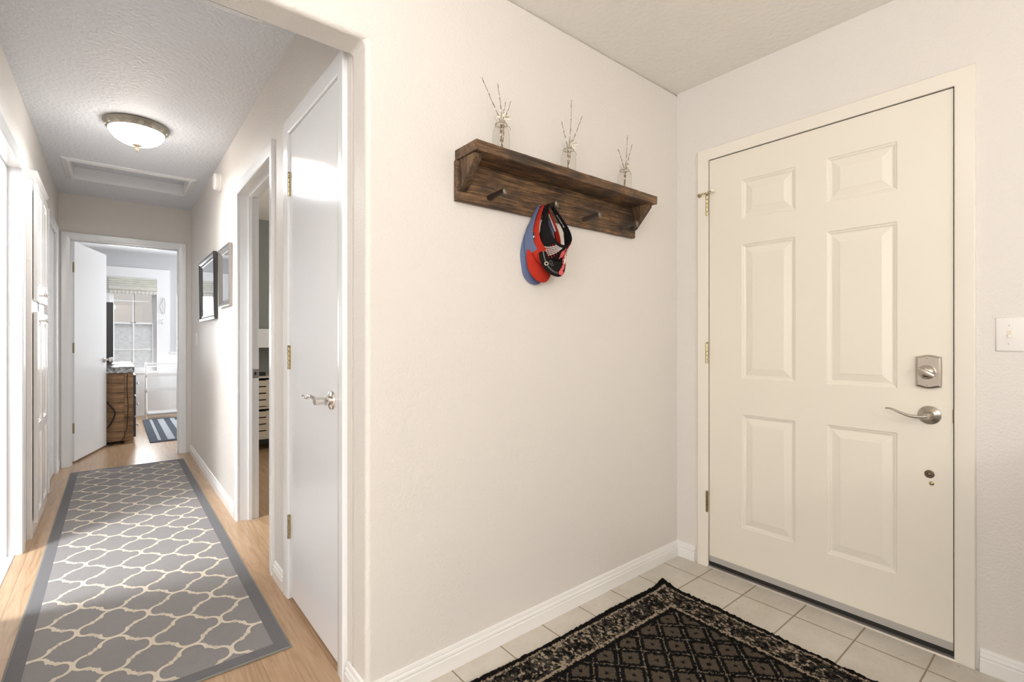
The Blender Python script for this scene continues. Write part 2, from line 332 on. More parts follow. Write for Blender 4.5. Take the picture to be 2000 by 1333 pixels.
# ------------------------------------------------------------------ mesh builder
class MB:
    def __init__(s): s.v = []; s.f = []; s.mi = []
    def add(s, vs_, fs, mi=0):
        o = len(s.v); s.v += [tuple(v) for v in vs_]; s.f += [tuple(i + o for i in f) for f in fs]; s.mi += [mi] * len(fs); return s
    def box(s, a, b, mi=0):
        x0, y0, z0 = [min(p, q) for p, q in zip(a, b)]; x1, y1, z1 = [max(p, q) for p, q in zip(a, b)]
        return s.add([(x0, y0, z0), (x1, y0, z0), (x1, y1, z0), (x0, y1, z0), (x0, y0, z1), (x1, y0, z1), (x1, y1, z1), (x0, y1, z1)],
                     [(0, 3, 2, 1), (4, 5, 6, 7), (0, 1, 5, 4), (1, 2, 6, 5), (2, 3, 7, 6), (3, 0, 4, 7)], mi)
    def prism(s, pts, fa, fb, mi=0):
        """polygon pts mapped by fa (one cap) and fb (other cap)"""
        n = len(pts); vs_ = [fa(*p) for p in pts] + [fb(*p) for p in pts]
        fs = [tuple(range(n)), tuple(range(2 * n - 1, n - 1, -1))] + [(i, i + n, (i + 1) % n + n, (i + 1) % n) for i in range(n)]
        return s.add(vs_, fs, mi)
    def lathe(s, prof, c=(0, 0, 0), axis='z', n=32, mi=0, cap=True, ribs=0):
        vs_ = []
        for k, (r, h) in enumerate(prof):
            for i in range(n):
                a = 2 * PI * i / n; rr = r
                if ribs and r > 0.02: rr = r * (1 + 0.010 * math.cos(ribs * a))
                p = (rr * math.cos(a), rr * math.sin(a), h)
                if axis == 'x': p = (p[2], p[0], p[1])
                elif axis == 'y': p = (p[1], p[2], p[0])
                vs_.append((p[0] + c[0], p[1] + c[1], p[2] + c[2]))
        fs = []
        for k in range(len(prof) - 1):
            for i in range(n):
                j = (i + 1) % n; fs.append((k * n + i, k * n + j, (k + 1) * n + j, (k + 1) * n + i))
        if cap: fs.append(tuple(range(n - 1, -1, -1))); fs.append(tuple(range((len(prof) - 1) * n, len(prof) * n)))
        return s.add(vs_, fs, mi)
    def tube(s, pts, r, n=8, mi=0, radii=None, closed=False, flat=1.0):
        pts = [Vector(p) for p in pts]; m = len(pts); vs_ = []; up = None
        for i, p in enumerate(pts):
            a = pts[i - 1] if (i > 0 or closed) else p; b = pts[(i + 1) % m] if (i < m - 1 or closed) else p
            t = (b - a).normalized()
            if up is None:
                up = Vector((0, 0, 1)) if abs(t.z) < 0.9 else Vector((0, 1, 0))
            x = t.cross(up).normalized(); y = x.cross(t).normalized(); up = y
            rr = radii[i] if radii else r
            for k in range(n):
                q = 2 * PI * k / n; vs_.append(p + x * rr * math.cos(q) + y * rr * flat * math.sin(q))
        fs = []
        for i in range(m if closed else m - 1):
            for k in range(n):
                k2 = (k + 1) % n; i2 = (i + 1) % m; fs.append((i * n + k, i * n + k2, i2 * n + k2, i2 * n + k))
        if not closed: fs.append(tuple(range(n - 1, -1, -1))); fs.append(tuple(range((m - 1) * n, m * n)))
        return s.add(vs_, fs, mi)
    def grid(s, fn, nu, nv, mi=0):
        vs_ = [fn(i / nu, j / nv) for j in range(nv + 1) for i in range(nu + 1)]
        fs = [(j * (nu + 1) + i, j * (nu + 1) + i + 1, (j + 1) * (nu + 1) + i + 1, (j + 1) * (nu + 1) + i) for j in range(nv) for i in range(nu)]
        return s.add(vs_, fs, mi)
    def ball(s, c, r, n=10, sx=1, sy=1, sz=1, mi=0):
        vs_ = []; fs = []; m = n // 2 + 1
        for j in range(m + 1):
            th = PI * j / m
            for i in range(n):
                ph = 2 * PI * i / n
                vs_.append((c[0] + r * sx * math.sin(th) * math.cos(ph), c[1] + r * sy * math.sin(th) * math.sin(ph), c[2] + r * sz * math.cos(th)))
        for j in range(m):
            for i in range(n):
                i2 = (i + 1) % n; fs.append((j * n + i, (j + 1) * n + i, (j + 1) * n + i2, j * n + i2))
        return s.add(vs_, fs, mi)

WORLD = {}
def build(name, mb, mats, parent=None, bevel=0, seg=2, smooth=False, origin=None, solid=0, subsurf=0, weld=True, angle=30, recalc=True):
    if not isinstance(mats, (list, tuple)): mats = [mats]
    me = bpy.data.meshes.new(name)
    xs = list(zip(*mb.v))
    if origin is None: origin = ((min(xs[0]) + max(xs[0])) / 2, (min(xs[1]) + max(xs[1])) / 2, min(xs[2]))
    o = Vector(origin)
    me.from_pydata([Vector(v) - o for v in mb.v], [], mb.f)
    for mm in mats: me.materials.append(M[mm] if isinstance(mm, str) else mm)
    for p, i in zip(me.polygons, mb.mi): p.material_index = i
    bm = bmesh.new(); bm.from_mesh(me)
    if weld: bmesh.ops.remove_doubles(bm, verts=bm.verts, dist=1e-5)
    if recalc: bmesh.ops.recalc_face_normals(bm, faces=bm.faces)
    bm.to_mesh(me); bm.free()
    for p in me.polygons: p.use_smooth = smooth or bool(bevel)
    ob = bpy.data.objects.new(name, me); COL.objects.link(ob)
    if parent is not None: ob.parent = parent; ob.location = o - WORLD[parent.name]
    else: ob.location = o
    WORLD[ob.name] = o
    if solid:
        md = ob.modifiers.new('solid', 'SOLIDIFY'); md.thickness = solid; md.offset = 0
    if bevel:
        md = ob.modifiers.new('bevel', 'BEVEL'); md.width = bevel; md.segments = seg; md.limit_method = 'ANGLE'; md.angle_limit = math.radians(40)
        md.harden_normals = True
    if subsurf:
        md = ob.modifiers.new('sub', 'SUBSURF'); md.levels = subsurf; md.render_levels = subsurf
    if smooth and not bevel:
        me.set_sharp_from_angle(angle=math.radians(angle))
    return ob
def tag(o, label, cat, group=None, kind=None):
    o['label'] = label; o['category'] = cat
    if group: o['group'] = group
    if kind: o['kind'] = kind
    return o
def thing(name, loc, label, cat, group=None, kind=None):
    o = bpy.data.objects.new(name, None); COL.objects.link(o); o.location = loc; WORLD[o.name] = Vector(loc)
    o.empty_display_size = 0.1
    return tag(o, label, cat, group, kind)
def plab(o, t): o['label'] = t; return o
S = 'structure'

# pixel -> point on the plane Y = const (photo frame 2000x1333), used to read off positions
_c, _s = math.cos(YAW), math.sin(YAW)
def at(u, v, Y):
    a, b = u - 1000, 663.0 - v
    rx, ry = a * _c + F_PX * _s, -a * _s + F_PX * _c
    k = Y / ry
    return Vector((rx * k, Y, CAM_H + b * k))

# ================================================================== SETTING
WX, WY, HR, HL, HE, CH = 2.31, 1.438, 0.598, -0.388, 5.85, 2.44
HB = 1.556   # back face of the foyer / hall partition
# --- shelf wall with the opening to the hall
OL = -0.45
m = MB()
pts = [(WX + 0.15, 0), (WX + 0.15, CH), (-3.2, CH), (-3.2, 0), (OL, 0), (OL, 2.064), (HR, 2.064), (HR, 0)]
m.prism(pts, lambda x, z: (x, WY, z), lambda x, z: (x, HB, z))
wf = build('wall_front', m, 'wall', bevel=0.016, seg=4)
tag(wf, 'warm off-white textured wall with rounded opening into the hallway', 'wall', kind=S)
# --- wall with the front door (door opening cut out)
m = MB()
D0, D1, DT = 0.325, 1.272, 2.052
pts = [(-3.2, 0), (D0, 0), (D0, DT), (D1, DT), (D1, 0), (WY, 0), (WY, CH), (-3.2, CH)]
m.prism(pts, lambda y, z: (WX, y, z), lambda y, z: (WX + 0.15, y, z))
tag(build('wall_right', m, 'wall'), 'textured off-white wall around the front door', 'wall', kind=S)
tag(build('wall_left', MB().box((-3.3, -3.2, 0), (-3.2, HB, CH)), 'wall'), 'off-white living room wall behind the camera on the left', 'wall', kind=S)
tag(build('wall_back', MB().box((-3.3, -3.3, 0), (WX + 0.15, -3.2, CH)), 'wall'), 'off-white living room wall behind the camera', 'wall', kind=S)
tag(build('ceiling', MB().box((-3.3, -3.3, CH), (WX + 0.15, HB, CH + 0.1)), 'ceil_foyer'), 'textured foyer ceiling', 'ceiling', kind=S)
tag(build('floor', MB().box((-3.3, -3.3, -0.1), (WX + 0.15, 1.50, 0)), 'tile', origin=(0, 0, 0)), 'cream ceramic tile foyer floor with tan grout', 'floor', kind=S)
# --- hallway
m = MB()
C0, C1, CT = 1.640, 2.292, 2.062      # closet opening
B0, B1, BT = 2.585, 3.445, 2.062      # bedroom opening
pts = [(HB, 0), (C0, 0), (C0, CT), (C1, CT), (C1, 0), (B0, 0), (B0, BT), (B1, BT), (B1, 0), (HE + .1, 0), (HE + .1, CH), (HB, CH)]
m.prism(pts, lambda y, z: (HR, y, z), lambda y, z: (HR + 0.115, y, z))
tag(build('wall_hall_right', m, 'wall'), 'hallway right wall with closet and bedroom doorways', 'wall', kind=S)
m = MB()
L0, L1 = 2.81, 3.655
E0, E1 = 4.99, 5.66
pts = [(HB, 0), (L0, 0), (L0, BT), (L1, BT), (L1, 0), (E0, 0), (E0, BT), (E1, BT), (E1, 0), (HE + .1, 0), (HE + .1, CH), (HB, CH)]
m.prism(pts, lambda y, z: (HL, y, z), lambda y, z: (HL - 0.115, y, z))
tag(build('wall_hall_left', m, 'wall'), 'hallway left wall with doorways and built-in linen cabinet', 'wall', kind=S)
m = MB()
EX0, EX1, ET = -0.325, 0.513, 2.048
pts = [(HL, 0), (EX0, 0), (EX0, ET), (EX1, ET), (EX1, 0), (HR, 0), (HR, CH), (HL, CH)]
m.prism(pts, lambda x, z: (x, HE, z), lambda x, z: (x, HE + 0.115, z))
tag(build('wall_hall_end', m, 'wall'), 'tan-looking end wall of the hallway above the far doorway', 'wall', kind=S)
# ceiling with attic hatch opening
HX0, HX1, HY0, HY1 = -0.255, 0.475, 4.735, 5.225
m = MB()
for a, b in (((HL, HB), (HR, HY0 - .012)), ((HL, HY1 + .012), (HR, HE)), ((HL, HY0 - .012), (HX0 - .012, HY1 + .012)), ((HX1 + .012, HY0 - .012), (HR, HY1 + .012))):
    m.box((a[0], a[1], CH), (b[0], b[1], CH + 0.1))
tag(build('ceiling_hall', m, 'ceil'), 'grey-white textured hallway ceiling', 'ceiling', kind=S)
hatch = thing('attic_hatch', ((HX0 + HX1) / 2, (HY0 + HY1) / 2, CH), 'white attic access hatch recessed in the hallway ceiling', 'hatch')
build('hatch_panel', MB().box((HX0 - .011, HY0 - .011, CH + .086), (HX1 + .011, HY1 + .011, CH + .1)), 'ceil', hatch)
m = MB()
for a, b in (((HX0 - .01, HY0 - .01), (HX1 + .01, HY0)), ((HX0 - .01, HY1), (HX1 + .01, HY1 + .01)), ((HX0 - .01, HY0), (HX0, HY1)), ((HX1, HY0), (HX1 + .01, HY1))):
    m.box((a[0], a[1], CH - .004), (b[0], b[1], CH + .085))
build('hatch_lining', m, 'trim', hatch)
def ring_trim(x0, x1, y0, y1, z, prof):
    """prof: (outward w, downward t)"""
    m = MB(); n = len(prof)
    vs_ = []
    for (w, t) in prof:
        vs_ += [(x0 - w, y0 - w, z - t), (x1 + w, y0 - w, z - t), (x1 + w, y1 + w, z - t), (x0 - w, y1 + w, z - t)]
    fs = [(k * 4 + i, k * 4 + (i + 1) % 4, (k + 1) * 4 + (i + 1) % 4, (k + 1) * 4 + i) for k in range(n - 1) for i in range(4)]
    return m.add(vs_, fs)
build('hatch_trim', ring_trim(HX0, HX1, HY0, HY1, CH, [(-.0015, -.03), (-.0015, .012), (.01, .014), (.03, .008), (.042, .006), (.045, 0)]), 'trim', hatch)
tag(build('floor_hall', MB().box((HL - .115, 1.50, -0.1), (HR + .115, HE + .06, 0)), 'wood', origin=(0.02, 0, 0)), 'honey oak laminate hallway floor', 'floor', kind=S)
tag(build('wall_shade_caster', MB().box((1.0, -.42, 0), (WX, -.30, 1.0)), 'wall'), 'unseen half wall added behind the camera to shade the lower door', 'wall', kind=S)  # added out of view to cast the soft shadow on the door
# --- baseboards
BP = [(0, 0), (.014, 0), (.014, .044), (.0105, .047), (.0105, .050), (.0135, .054), (.012, .060), (.008, .064), (.0085, .068), (.006, .076), (0, .078)]
def baseboard(name, p0, p1, nrm, label, mat='base', e0=0, e1=0):
    """run from p0 to p1 (xy), nrm = direction into the room; e0/e1 = mitre extension sign"""
    p0, p1, nrm = Vector(p0), Vector(p1), Vector(nrm); t = (p1 - p0).normalized(); m = MB()
    A = []; B = []
    for d, z in BP:
        a = p0 + nrm * d - t * (d * e0); b = p1 + nrm * d + t * (d * e1)
        A.append((a.x, a.y, z)); B.append((b.x, b.y, z))
    n = len(BP); m.add(A + B, [(i, i + 1, i + 1 + n, i + n) for i in range(n - 1)] + [tuple(range(n)), tuple(range(2 * n - 1, n - 1, -1))])
    return tag(build(name, m, mat), label, 'baseboard', kind=S)
baseboard('baseboard_front', (HR, WY), (WX, WY), (0, -1), 'white moulded baseboard along the shelf wall', e0=1, e1=-1)
baseboard('baseboard_corner', (WX, 1.332), (WX, WY), (-1, 0), 'short white baseboard between corner and front door casing', e1=-1)
baseboard('baseboard_right', (WX, -3.2), (WX, 0.272), (-1, 0), 'white baseboard right of the front door')
baseboard('baseboard_opening', (HR, WY), (HR, 1.583), (-1, 0), 'white baseboard piece at the wall end by the closet door', e0=1)
baseboard('baseboard_closet', (HR, 2.352), (HR, 2.522), (-1, 0), 'short white baseboard between closet and bedroom doorways')
baseboard('baseboard_hall_right', (HR, 3.508), (HR, HE), (-1, 0), 'white baseboard below the framed mirrors', e1=-1)
baseboard('baseboard_hall_left', (HL, 5.73), (HL, HE), (1, 0), 'short white baseboard at the far left hallway corner')

# --- casing helper
CP = [(-.002, 0), (-.002, .008), (.003, .011), (.030, .0125), (.050, .015), (.058, .015), (.062, .011), (.062, 0)]
def casing_mb(s0, s1, top, P, z0=0, prof=CP):
    """P(s,z,d) maps to world"""
    m = MB(); n = len(prof)
    vs_ = []
    for w, t in prof: vs_ += [P(s0 - w, z0, t), P(s0 - w, top + w, t), P(s1 + w, top + w, t), P(s1 + w, z0, t)]
    fs = [(k * 4 + i, k * 4 + i + 1, (k + 1) * 4 + i + 1, (k + 1) * 4 + i) for k in range(n - 1) for i in range(3)]
    fs += [tuple(k * 4 for k in range(n)), tuple(k * 4 + 3 for k in range(n - 1, -1, -1))]
    return m.add(vs_, fs)
def jamb_mb(s0, s1, top, P, depth, t=.018, stop=None):
    """lining between s0..s1 (clear opening after jamb), P(s,z,d) with negative d into the wall"""
    m = MB()
    def bx(a, b): 
        pa, pb = P(*a), P(*b); m.box(pa, pb)
    bx((s0 - t, 0, 0), (s0, top, -depth)); bx((s1, 0, 0), (s1 + t, top, -depth)); bx((s0 - t, top, 0), (s1 + t, top + t, -depth))
    if stop:
        a, b = stop
        bx((s0, 0, -a), (s0 + .011, top, -b)); bx((s1 - .011, 0, -a), (s1, top, -b)); bx((s0 + .011, top - .011, -a), (s1 - .011, top, -b))
    return m
PX = lambda X, sgn: (lambda s, z, d: (X + sgn * d, s, z))     # wall normal along x
PY = lambda Y, sgn: (lambda s, z, d: (s, Y + sgn * d, z))

def hinge(parent, P, s, z, h=.1, r=.006, mat='brass', d=.004, leaf=None):
    m = MB(); n = 5
    for i in range(n):
        a, b = z - h / 2 + h * i / n + .0006, z - h / 2 + h * (i + 1) / n - .0006
        c = P(s, a, d); m.lathe([(r * .8, 0), (r, .001), (r, b - a - .001), (r * .8, b - a)], c, n=12)
    c = P(s, z + h / 2, d); m.lathe([(r * .9, 0), (r * 1.1, .002), (r * .6, .006)], c, n=12)
    if leaf:
        for (a, b, dd) in leaf: m.box(P(s + a, z - h / 2, 0), P(s + b, z + h / 2, dd))
    return build('hinge', m, mat, parent, smooth=True)

# ================================================================== FRONT DOOR
Pr = PX(WX, -1)
fd = thing('door_1', (WX, 0.80, 0), 'cream six-panel front door with keyless-style deadbolt and lever', 'door', kind=S)
build('casing', casing_mb(0.334, 1.264, 2.043, Pr, prof=[(-.004, 0), (-.004, .010), (.004, .012), (.040, .0145), (.049, .015), (.052, .011), (.052, 0)]), 'cream_trim', fd, bevel=.001)
build('jamb', jamb_mb(0.334, 1.264, 2.043, Pr, 0.14, t=.010, stop=(.049, .07)), 'cream_trim', fd)
# slab with moulded panels
def door_slab(y0, y1, z0, z1, cols, rows, P, thick):
    m = MB()
    ys = [y0] + sorted([v for c in cols for v in c]) + [y1]; zs = [z0] + sorted([v for r in rows for v in r]) + [z1]
    hole = {(round(a, 4), round(c, 4)): (b, d) for a, b in cols for c, d in rows}
    for i in range(len(ys) - 1):
        for j in range(len(zs) - 1):
            a, b, c, d = ys[i], ys[i + 1], zs[j], zs[j + 1]
            if (round(a, 4), round(c, 4)) in hole:
                prev = None
                for ins, dep in ((0, 0), (.003, -.0035), (.009, -.005), (.013, -.0085), (.018, -.009), (.046, -.0025), (.048, -.0015), (.05, -.0015)):
                    r = [P(a + ins, c + ins, dep), P(b - ins, c + ins, dep), P(b - ins, d - ins, dep), P(a + ins, d - ins, dep)]
                    if prev: m.add(prev + r, [(k, (k + 1) % 4, (k + 1) % 4 + 4, k + 4) for k in range(4)])
                    prev = r
                m.add(prev, [(0, 1, 2, 3)])
            else: m.add([P(a, c, 0), P(b, c, 0), P(b, d, 0), P(a, d, 0)], [(0, 1, 2, 3)])
    a, b, c, d = y0, y1, z0, z1
    m.add([P(a, c, 0), P(b, c, 0), P(b, d, 0), P(a, d, 0), P(a, c, -thick), P(b, c, -thick), P(b, d, -thick), P(a, d, -thick)],
          [(0, 1, 5, 4), (1, 2, 6, 5), (2, 3, 7, 6), (3, 0, 4, 7), (4, 5, 6, 7)])
    return m
cols = [(0.860, 1.095), (0.502, 0.739)]; rows = [(0.243, 0.783), (0.953, 1.591), (1.712, 1.898)]
Pd = PX(WX - .001, -1)
build('door_slab', door_slab(0.342, 1.257, 0.030, 2.036, cols, rows, Pd, .044), 'cream', fd, weld=True)
# sweep, black strip put in for the gap's shade, and threshold
build('door_sweep', MB().box((WX - .004, 0.343, .032), (WX + .002, 1.256, .058)), 'sweep', fd)
build('bottom_gap_shade', MB().box((WX + .001, 0.336, .010), (WX + .04, 1.262, .0295)), 'black', fd)  # black strip stands in for the shade under the door
build('threshold', MB().prism([(-.012, 0), (-.010, .006), (.0, .011), (.10, .014), (.10, 0)], lambda x, z: (WX + x, .333, z), lambda x, z: (WX + x, 1.265, z)), 'alum', fd, smooth=True)
build('weatherstrip', MB().box((WX + .006, .3345, .012), (WX + .04, .3415, 2.04)).box((WX + .006, 1.2575, .012), (WX + .04, 1.2635, 2.04)).box((WX + .008, .336, 2.0365), (WX + .04, 1.262, 2.0425)), 'dark', fd)
for z in (1.81, 1.07, .325):
    h = hinge(fd, Pr, 1.2635, z, .1, .0065, 'brass' if z > .5 else 'brass_old', d=.0125)
    if z < .5: plab(h, 'aged brass bottom hinge')
# hinge-pin door stop on the top hinge
m = MB(); c = (WX - .0125, 1.2635, 1.868)
m.lathe([(.009, 0), (.010, .002), (.010, .007), (.008, .009)], (c[0], c[1], c[2]), n=16)
m.tube([(c[0], c[1], c[2] + .005), (WX - .026, 1.281, c[2] + .004), (WX - .028, 1.298, c[2] - .002)], .003, 8)
m.tube([(c[0], c[1], c[2] + .005), (WX - .026, 1.246, c[2] + .006), (WX - .022, 1.232, c[2] + .008)], .003, 8)
st = build('hinge_stop', m, 'brass', fd, smooth=True)
m = MB(); m.lathe([(.0085, -.005), (.0095, 0), (.0085, .006), (.004, .008)], (WX - .024, 1.298, c[2] - .002), 'x', 14)
build('stop_screw', m, 'brass_old', st, smooth=True)
build('rubber_bumper', MB().lathe([(.006, -.012), (.0085, -.008), (.0085, .006), (.005, .009)], (WX - .018, 1.228, c[2] + .009), 'x', 14), 'petal', st, smooth=True)
# deadbolt
db = bpy.data.objects.new('deadbolt', None); COL.objects.link(db); db.parent = fd; WORLD['deadbolt'] = Vector((WX, .407, 1.0225)); db.location = WORLD['deadbolt'] - WORLD['door_1']
def plate_outline(hw, hh, bulge):
    pts = [(-hw, -hh), (-hw * .80, -hh - bulge * .15)]
    pts += [(hw * x, -hh - bulge * math.cos(x * PI / 2 / .8)) for x in (-.6, -.4, -.2, 0, .2, .4, .6)]
    pts += [(hw * .80, -hh - bulge * .15), (hw, -hh), (hw * 1.03, 0), (hw, hh), (hw * .80, hh + bulge * .15)]
    pts += [(hw * x, hh + bulge * math.cos(x * PI / 2 / .8)) for x in (.6, .4, .2, 0, -.2, -.4, -.6)] + [(-hw * .80, hh + bulge * .15), (-hw, hh), (-hw * 1.03, 0)]
    return pts
m = MB(); o1 = plate_outline(.036, .055, .007); o2 = plate_outline(.0345, .0535, .0065); o3 = plate_outline(.029, .049, .006)
n = len(o1); L = lambda pts, d: [(WX - d, .408 + a, 1.022 + b) for a, b in pts]
vs_ = L(o1, 0) + L(o1, .013) + L(o2, .016) + L(o3, .019)
fs = [(k * n + i, k * n + (i + 1) % n, (k + 1) * n + (i + 1) % n, (k + 1) * n + i) for k in range(3) for i in range(n)] + [tuple(range(3 * n, 4 * n))]
build('deadbolt_plate', m.add(vs_, fs), 'nickel', db, smooth=True, angle=25)
m = MB().lathe([(.0255, 0), (.0255, -.010), (.0235, -.016), (.019, -.021), (.010, -.025), (.001, -.026)], (WX - .018, .411, 1.021), 'x', 32)
build('dial', m, 'nickel', db, smooth=True)
m = MB(); th = math.radians(-28)
for k in range(1): pass
tp = [(WX - .040, .411 - math.cos(th) * q * -.026, 1.021 + math.sin(th) * q * -.026) for q in [(-1 + i / 6) for i in range(13)]]
m.tube(tp, .006, 10, radii=[.0045 + .0030 * math.cos((i / 12 - .5) * PI) for i in range(13)], flat=1.4)
build('thumb_turn', m, 'nickel', db, smooth=True)
for z in (1.022 + .052, 1.022 - .052):
    build('screw', MB().lathe([(.0042, 0), (.0042, -.001), (.002, -.003)], (WX - .019, .411, z), 'x', 14), 'chrome', db, smooth=True)
# lever set
lv = bpy.data.objects.new('lever_handle', None); COL.objects.link(lv); lv.parent = fd; WORLD['lever_handle'] = Vector((WX, .407, .863)); lv.location = WORLD['lever_handle'] - WORLD['door_1']
build('rose', MB().lathe([(.033, 0), (.034, -.003), (.033, -.006), (.024, -.012), (.017, -.017), (.013, -.028), (.012, -.046), (.009, -.050)], (WX, .407, .863), 'x', 40), 'nickel', lv, smooth=True)
ctrl = [(WX - .046, .405, .861), (WX - .050, .430, .858), (WX - .053, .455, .860), (WX - .055, .480, .868), (WX - .055, .500, .877), (WX - .053, .516, .8815), (WX - .050, .527, .880)]
def catmull(pts, n=6):
    pts = [Vector(p) for p in pts]; out = []
    for i in range(len(pts) - 1):
        p0 = pts[max(i - 1, 0)]; p1 = pts[i]; p2 = pts[i + 1]; p3 = pts[min(i + 2, len(pts) - 1)]
        for k in range(n):
            t = k / n; out.append(0.5 * ((2 * p1) + (p2 - p0) * t + (2 * p0 - 5 * p1 + 4 * p2 - p3) * t * t + (3 * p1 - p0 - 3 * p2 + p3) * t ** 3))
    out.append(pts[-1]); return out
lp = catmull(ctrl); nl = len(lp)
build('lever', MB().tube(lp, .006, 12, radii=[.0095 - .006 * (i / (nl - 1)) ** .7 for i in range(nl)], flat=.75), 'nickel', lv, smooth=True)
build('latch_edge', MB().box((WX - .003, .3375, .838), (WX + .004, .3420, .893)).lathe([(.0035, 0), (.005, .003), (.005, .049), (.0035, .052)], (WX - .003, .338, .840), 'z', 10), 'strikeplate', fd, smooth=True)
build('deadbolt_edge', MB().box((WX - .0015, .3385, .995), (WX + .004, .3418, 1.045)), 'black', fd)
build('screw_cover', MB().lathe([(.0145, 0), (.0145, -.003), (.011, -.006), (.007, -.006), (.005, -.009), (.001, -.010)], (WX, .407, .647), 'x', 24), 'strikeplate', fd, smooth=True)
build('brass_screw', MB().lathe([(.0075, 0), (.0075, -.002), (.004, -.005), (.001, -.006)], (WX, .401, .614), 'x', 18), 'brass', fd, smooth=True)

# light switch by the front door
sw = thing('light_switch', (WX, .177, 1.157), 'white double toggle switch plate right of the front door', 'light switch')
def switch_plate(root, P, s, z, w, h, toggles, scale=1.0):
    prof = [(0, 0), (0, .002), (.003, .0045), (.006, .0055)]
    m = MB(); prev = None
    for ins, d in prof:
        r = [P(s - w / 2 + ins, z - h / 2 + ins, d), P(s + w / 2 - ins, z - h / 2 + ins, d), P(s + w / 2 - ins, z + h / 2 - ins, d), P(s - w / 2 + ins, z + h / 2 - ins, d)]
        if prev: m.add(prev + r, [(k, (k + 1) % 4, (k + 1) % 4 + 4, k + 4) for k in range(4)])
        prev = r
    m.add(prev, [(0, 1, 2, 3)])
    build('plate', m, 'plastic', root, smooth=True, angle=60)
    for t in toggles:
        m = MB().box(P(t - .0053, z - .012, .003), P(t + .0053, z + .012, .0062))
        tg = build('toggle', m, 'plastic_lt', root)
        m = MB(); m.add([P(t - .004, z + .001, .006), P(t + .004, z + .001, .006), P(t + .004, z - .010, .006), P(t - .004, z - .010, .006),
                         P(t - .003, z - .004, .015), P(t + .003, z - .004, .015), P(t + .003, z - .011, .014), P(t - .003, z - .011, .014)],
                        [(0, 1, 5, 4), (1, 2, 6, 5), (2, 3, 7, 6), (3, 0, 4, 7), (4, 5, 6, 7)])
        build('toggle_tip', m, 'plastic', tg)
        for dz in (-.030, .030):
            c = P(t, z + dz, .0055); build('screw', MB().ball(c, .0032, 10), 'plastic', root, smooth=True)
switch_plate(sw, Pr, .177, 1.157, .116, .115, (.202, .152))

# ================================================================== CLOSET DOOR (door_2)
Ph = PX(HR, -1)
d2 = thing('door_2', (HR, 1.965, 0), 'white flush closet door in the hallway beside the shelf wall', 'door', kind=S)
build('casing', casing_mb(1.658, 2.272, 2.046, Ph), 'trim', d2, bevel=.001)
build('jamb', jamb_mb(1.658, 2.272, 2.046, Ph, .115, stop=(.040, .055)), 'trim', d2)
build('door_slab', MB().box((HR - .001, 1.662, .018), (HR + .034, 2.268, 2.043)), 'slab', d2, bevel=.002)
for z in (1.82, 1.058, .315): hinge(d2, Ph, 2.2715, z, .1, .0065, 'brass', d=.006, leaf=[(.002, .018, .002), (-.004, 0, .003)])
lv2 = bpy.data.objects.new('lever_handle', None); COL.objects.link(lv2); lv2.parent = d2; WORLD[lv2.name] = Vector((HR, 1.735, .925)); lv2.location = WORLD[lv2.name] - WORLD['door_2']
build('rose', MB().lathe([(.033, 0), (.034, -.003), (.032, -.008), (.024, -.011), (.018, -.012)], (HR - .001, 1.735, .925), 'x', 40), 'chrome', lv2, smooth=True)
build('neck', MB().lathe([(.0155, -.010), (.0165, -.013), (.0165, -.026), (.0135, -.028), (.0140, -.050), (.0135, -.062), (.011, -.064)], (HR, 1.735, .925), 'x', 28), 'chrome', lv2, smooth=True)
lp = catmull([(HR - .055, 1.735, .932), (HR - .066, 1.752, .940), (HR - .067, 1.775, .940), (HR - .066, 1.80, .932), (HR - .067, 1.826, .930), (HR - .070, 1.842, .936)])
build('lever', MB().tube(lp, .007, 12, radii=[.0085 - .003 * (i / (len(lp) - 1)) for i in range(len(lp))], flat=.8), 'chrome', lv2, smooth=True)
m = MB(); n = 24
m.prism([(1.662 + .013 * math.sin(PI * i / n), .925 - .033 * math.cos(PI * i / n)) for i in range(n + 1)], lambda y, z: (HR - .0035, y, z), lambda y, z: (HR - .0008, y, z))
build('strike_plate', m, 'strikeplate', d2)

# ================================================================== BEDROOM DOORWAY (door_3)
d3 = thing('door_3', (HR, 3.01, 0), 'white cased bedroom doorway standing open in the right hallway wall', 'door', kind=S)
build('casing', casing_mb(2.603, 3.427, 2.046, Ph), 'trim', d3, bevel=.001)
build('jamb', jamb_mb(2.603, 3.427, 2.046, Ph, .115, stop=(.055, .075)), 'trim', d3)
m = MB().box((HR + .080, 3.4255, .893), (HR + .113, 3.427, .950))
spl = build('strike_plate', m, 'chrome', d3)
build('strike_hole', MB().box((HR + .090, 3.4250, .913), (HR + .101, 3.4256, .932)), 'black', spl)
build('transition_strip', MB().box((HR - .01, 2.603, 0), (HR + .04, 3.427, .004)), 'wood', d3)

# ================================================================== END DOOR (door_4), opens into the far room
Pe = PY(HE, -1)
d4 = thing('door_4', (.094, HE, 0), 'white flush door standing open into the far room', 'door', kind=S)
build('casing', casing_mb(-.307, .495, 2.036, Pe), 'trim', d4, bevel=.001)
build('jamb', jamb_mb(-.307, .495, 2.036, Pe, .115, stop=(.045, .065)), 'trim', d4)
hx, hy = -.285, 5.985; fx, fy = -.068, 6.715
dv = Vector((fx - hx, fy - hy)); dv.normalize(); pv = Vector((-dv.y, dv.x))
def slab_pts(l0, l1, t0, t1):
    return [(hx + dv.x * l + pv.x * t, hy + dv.y * l + pv.y * t) for l, t in ((l0, t0), (l1, t0), (l1, t1), (l0, t1))]
m = MB().prism(slab_pts(0, .762, 0, .035), lambda x, y: (x, y, .018), lambda x, y: (x, y, 2.036))
sl4 = build('door_slab', m, 'slab_far', d4, bevel=.0015)
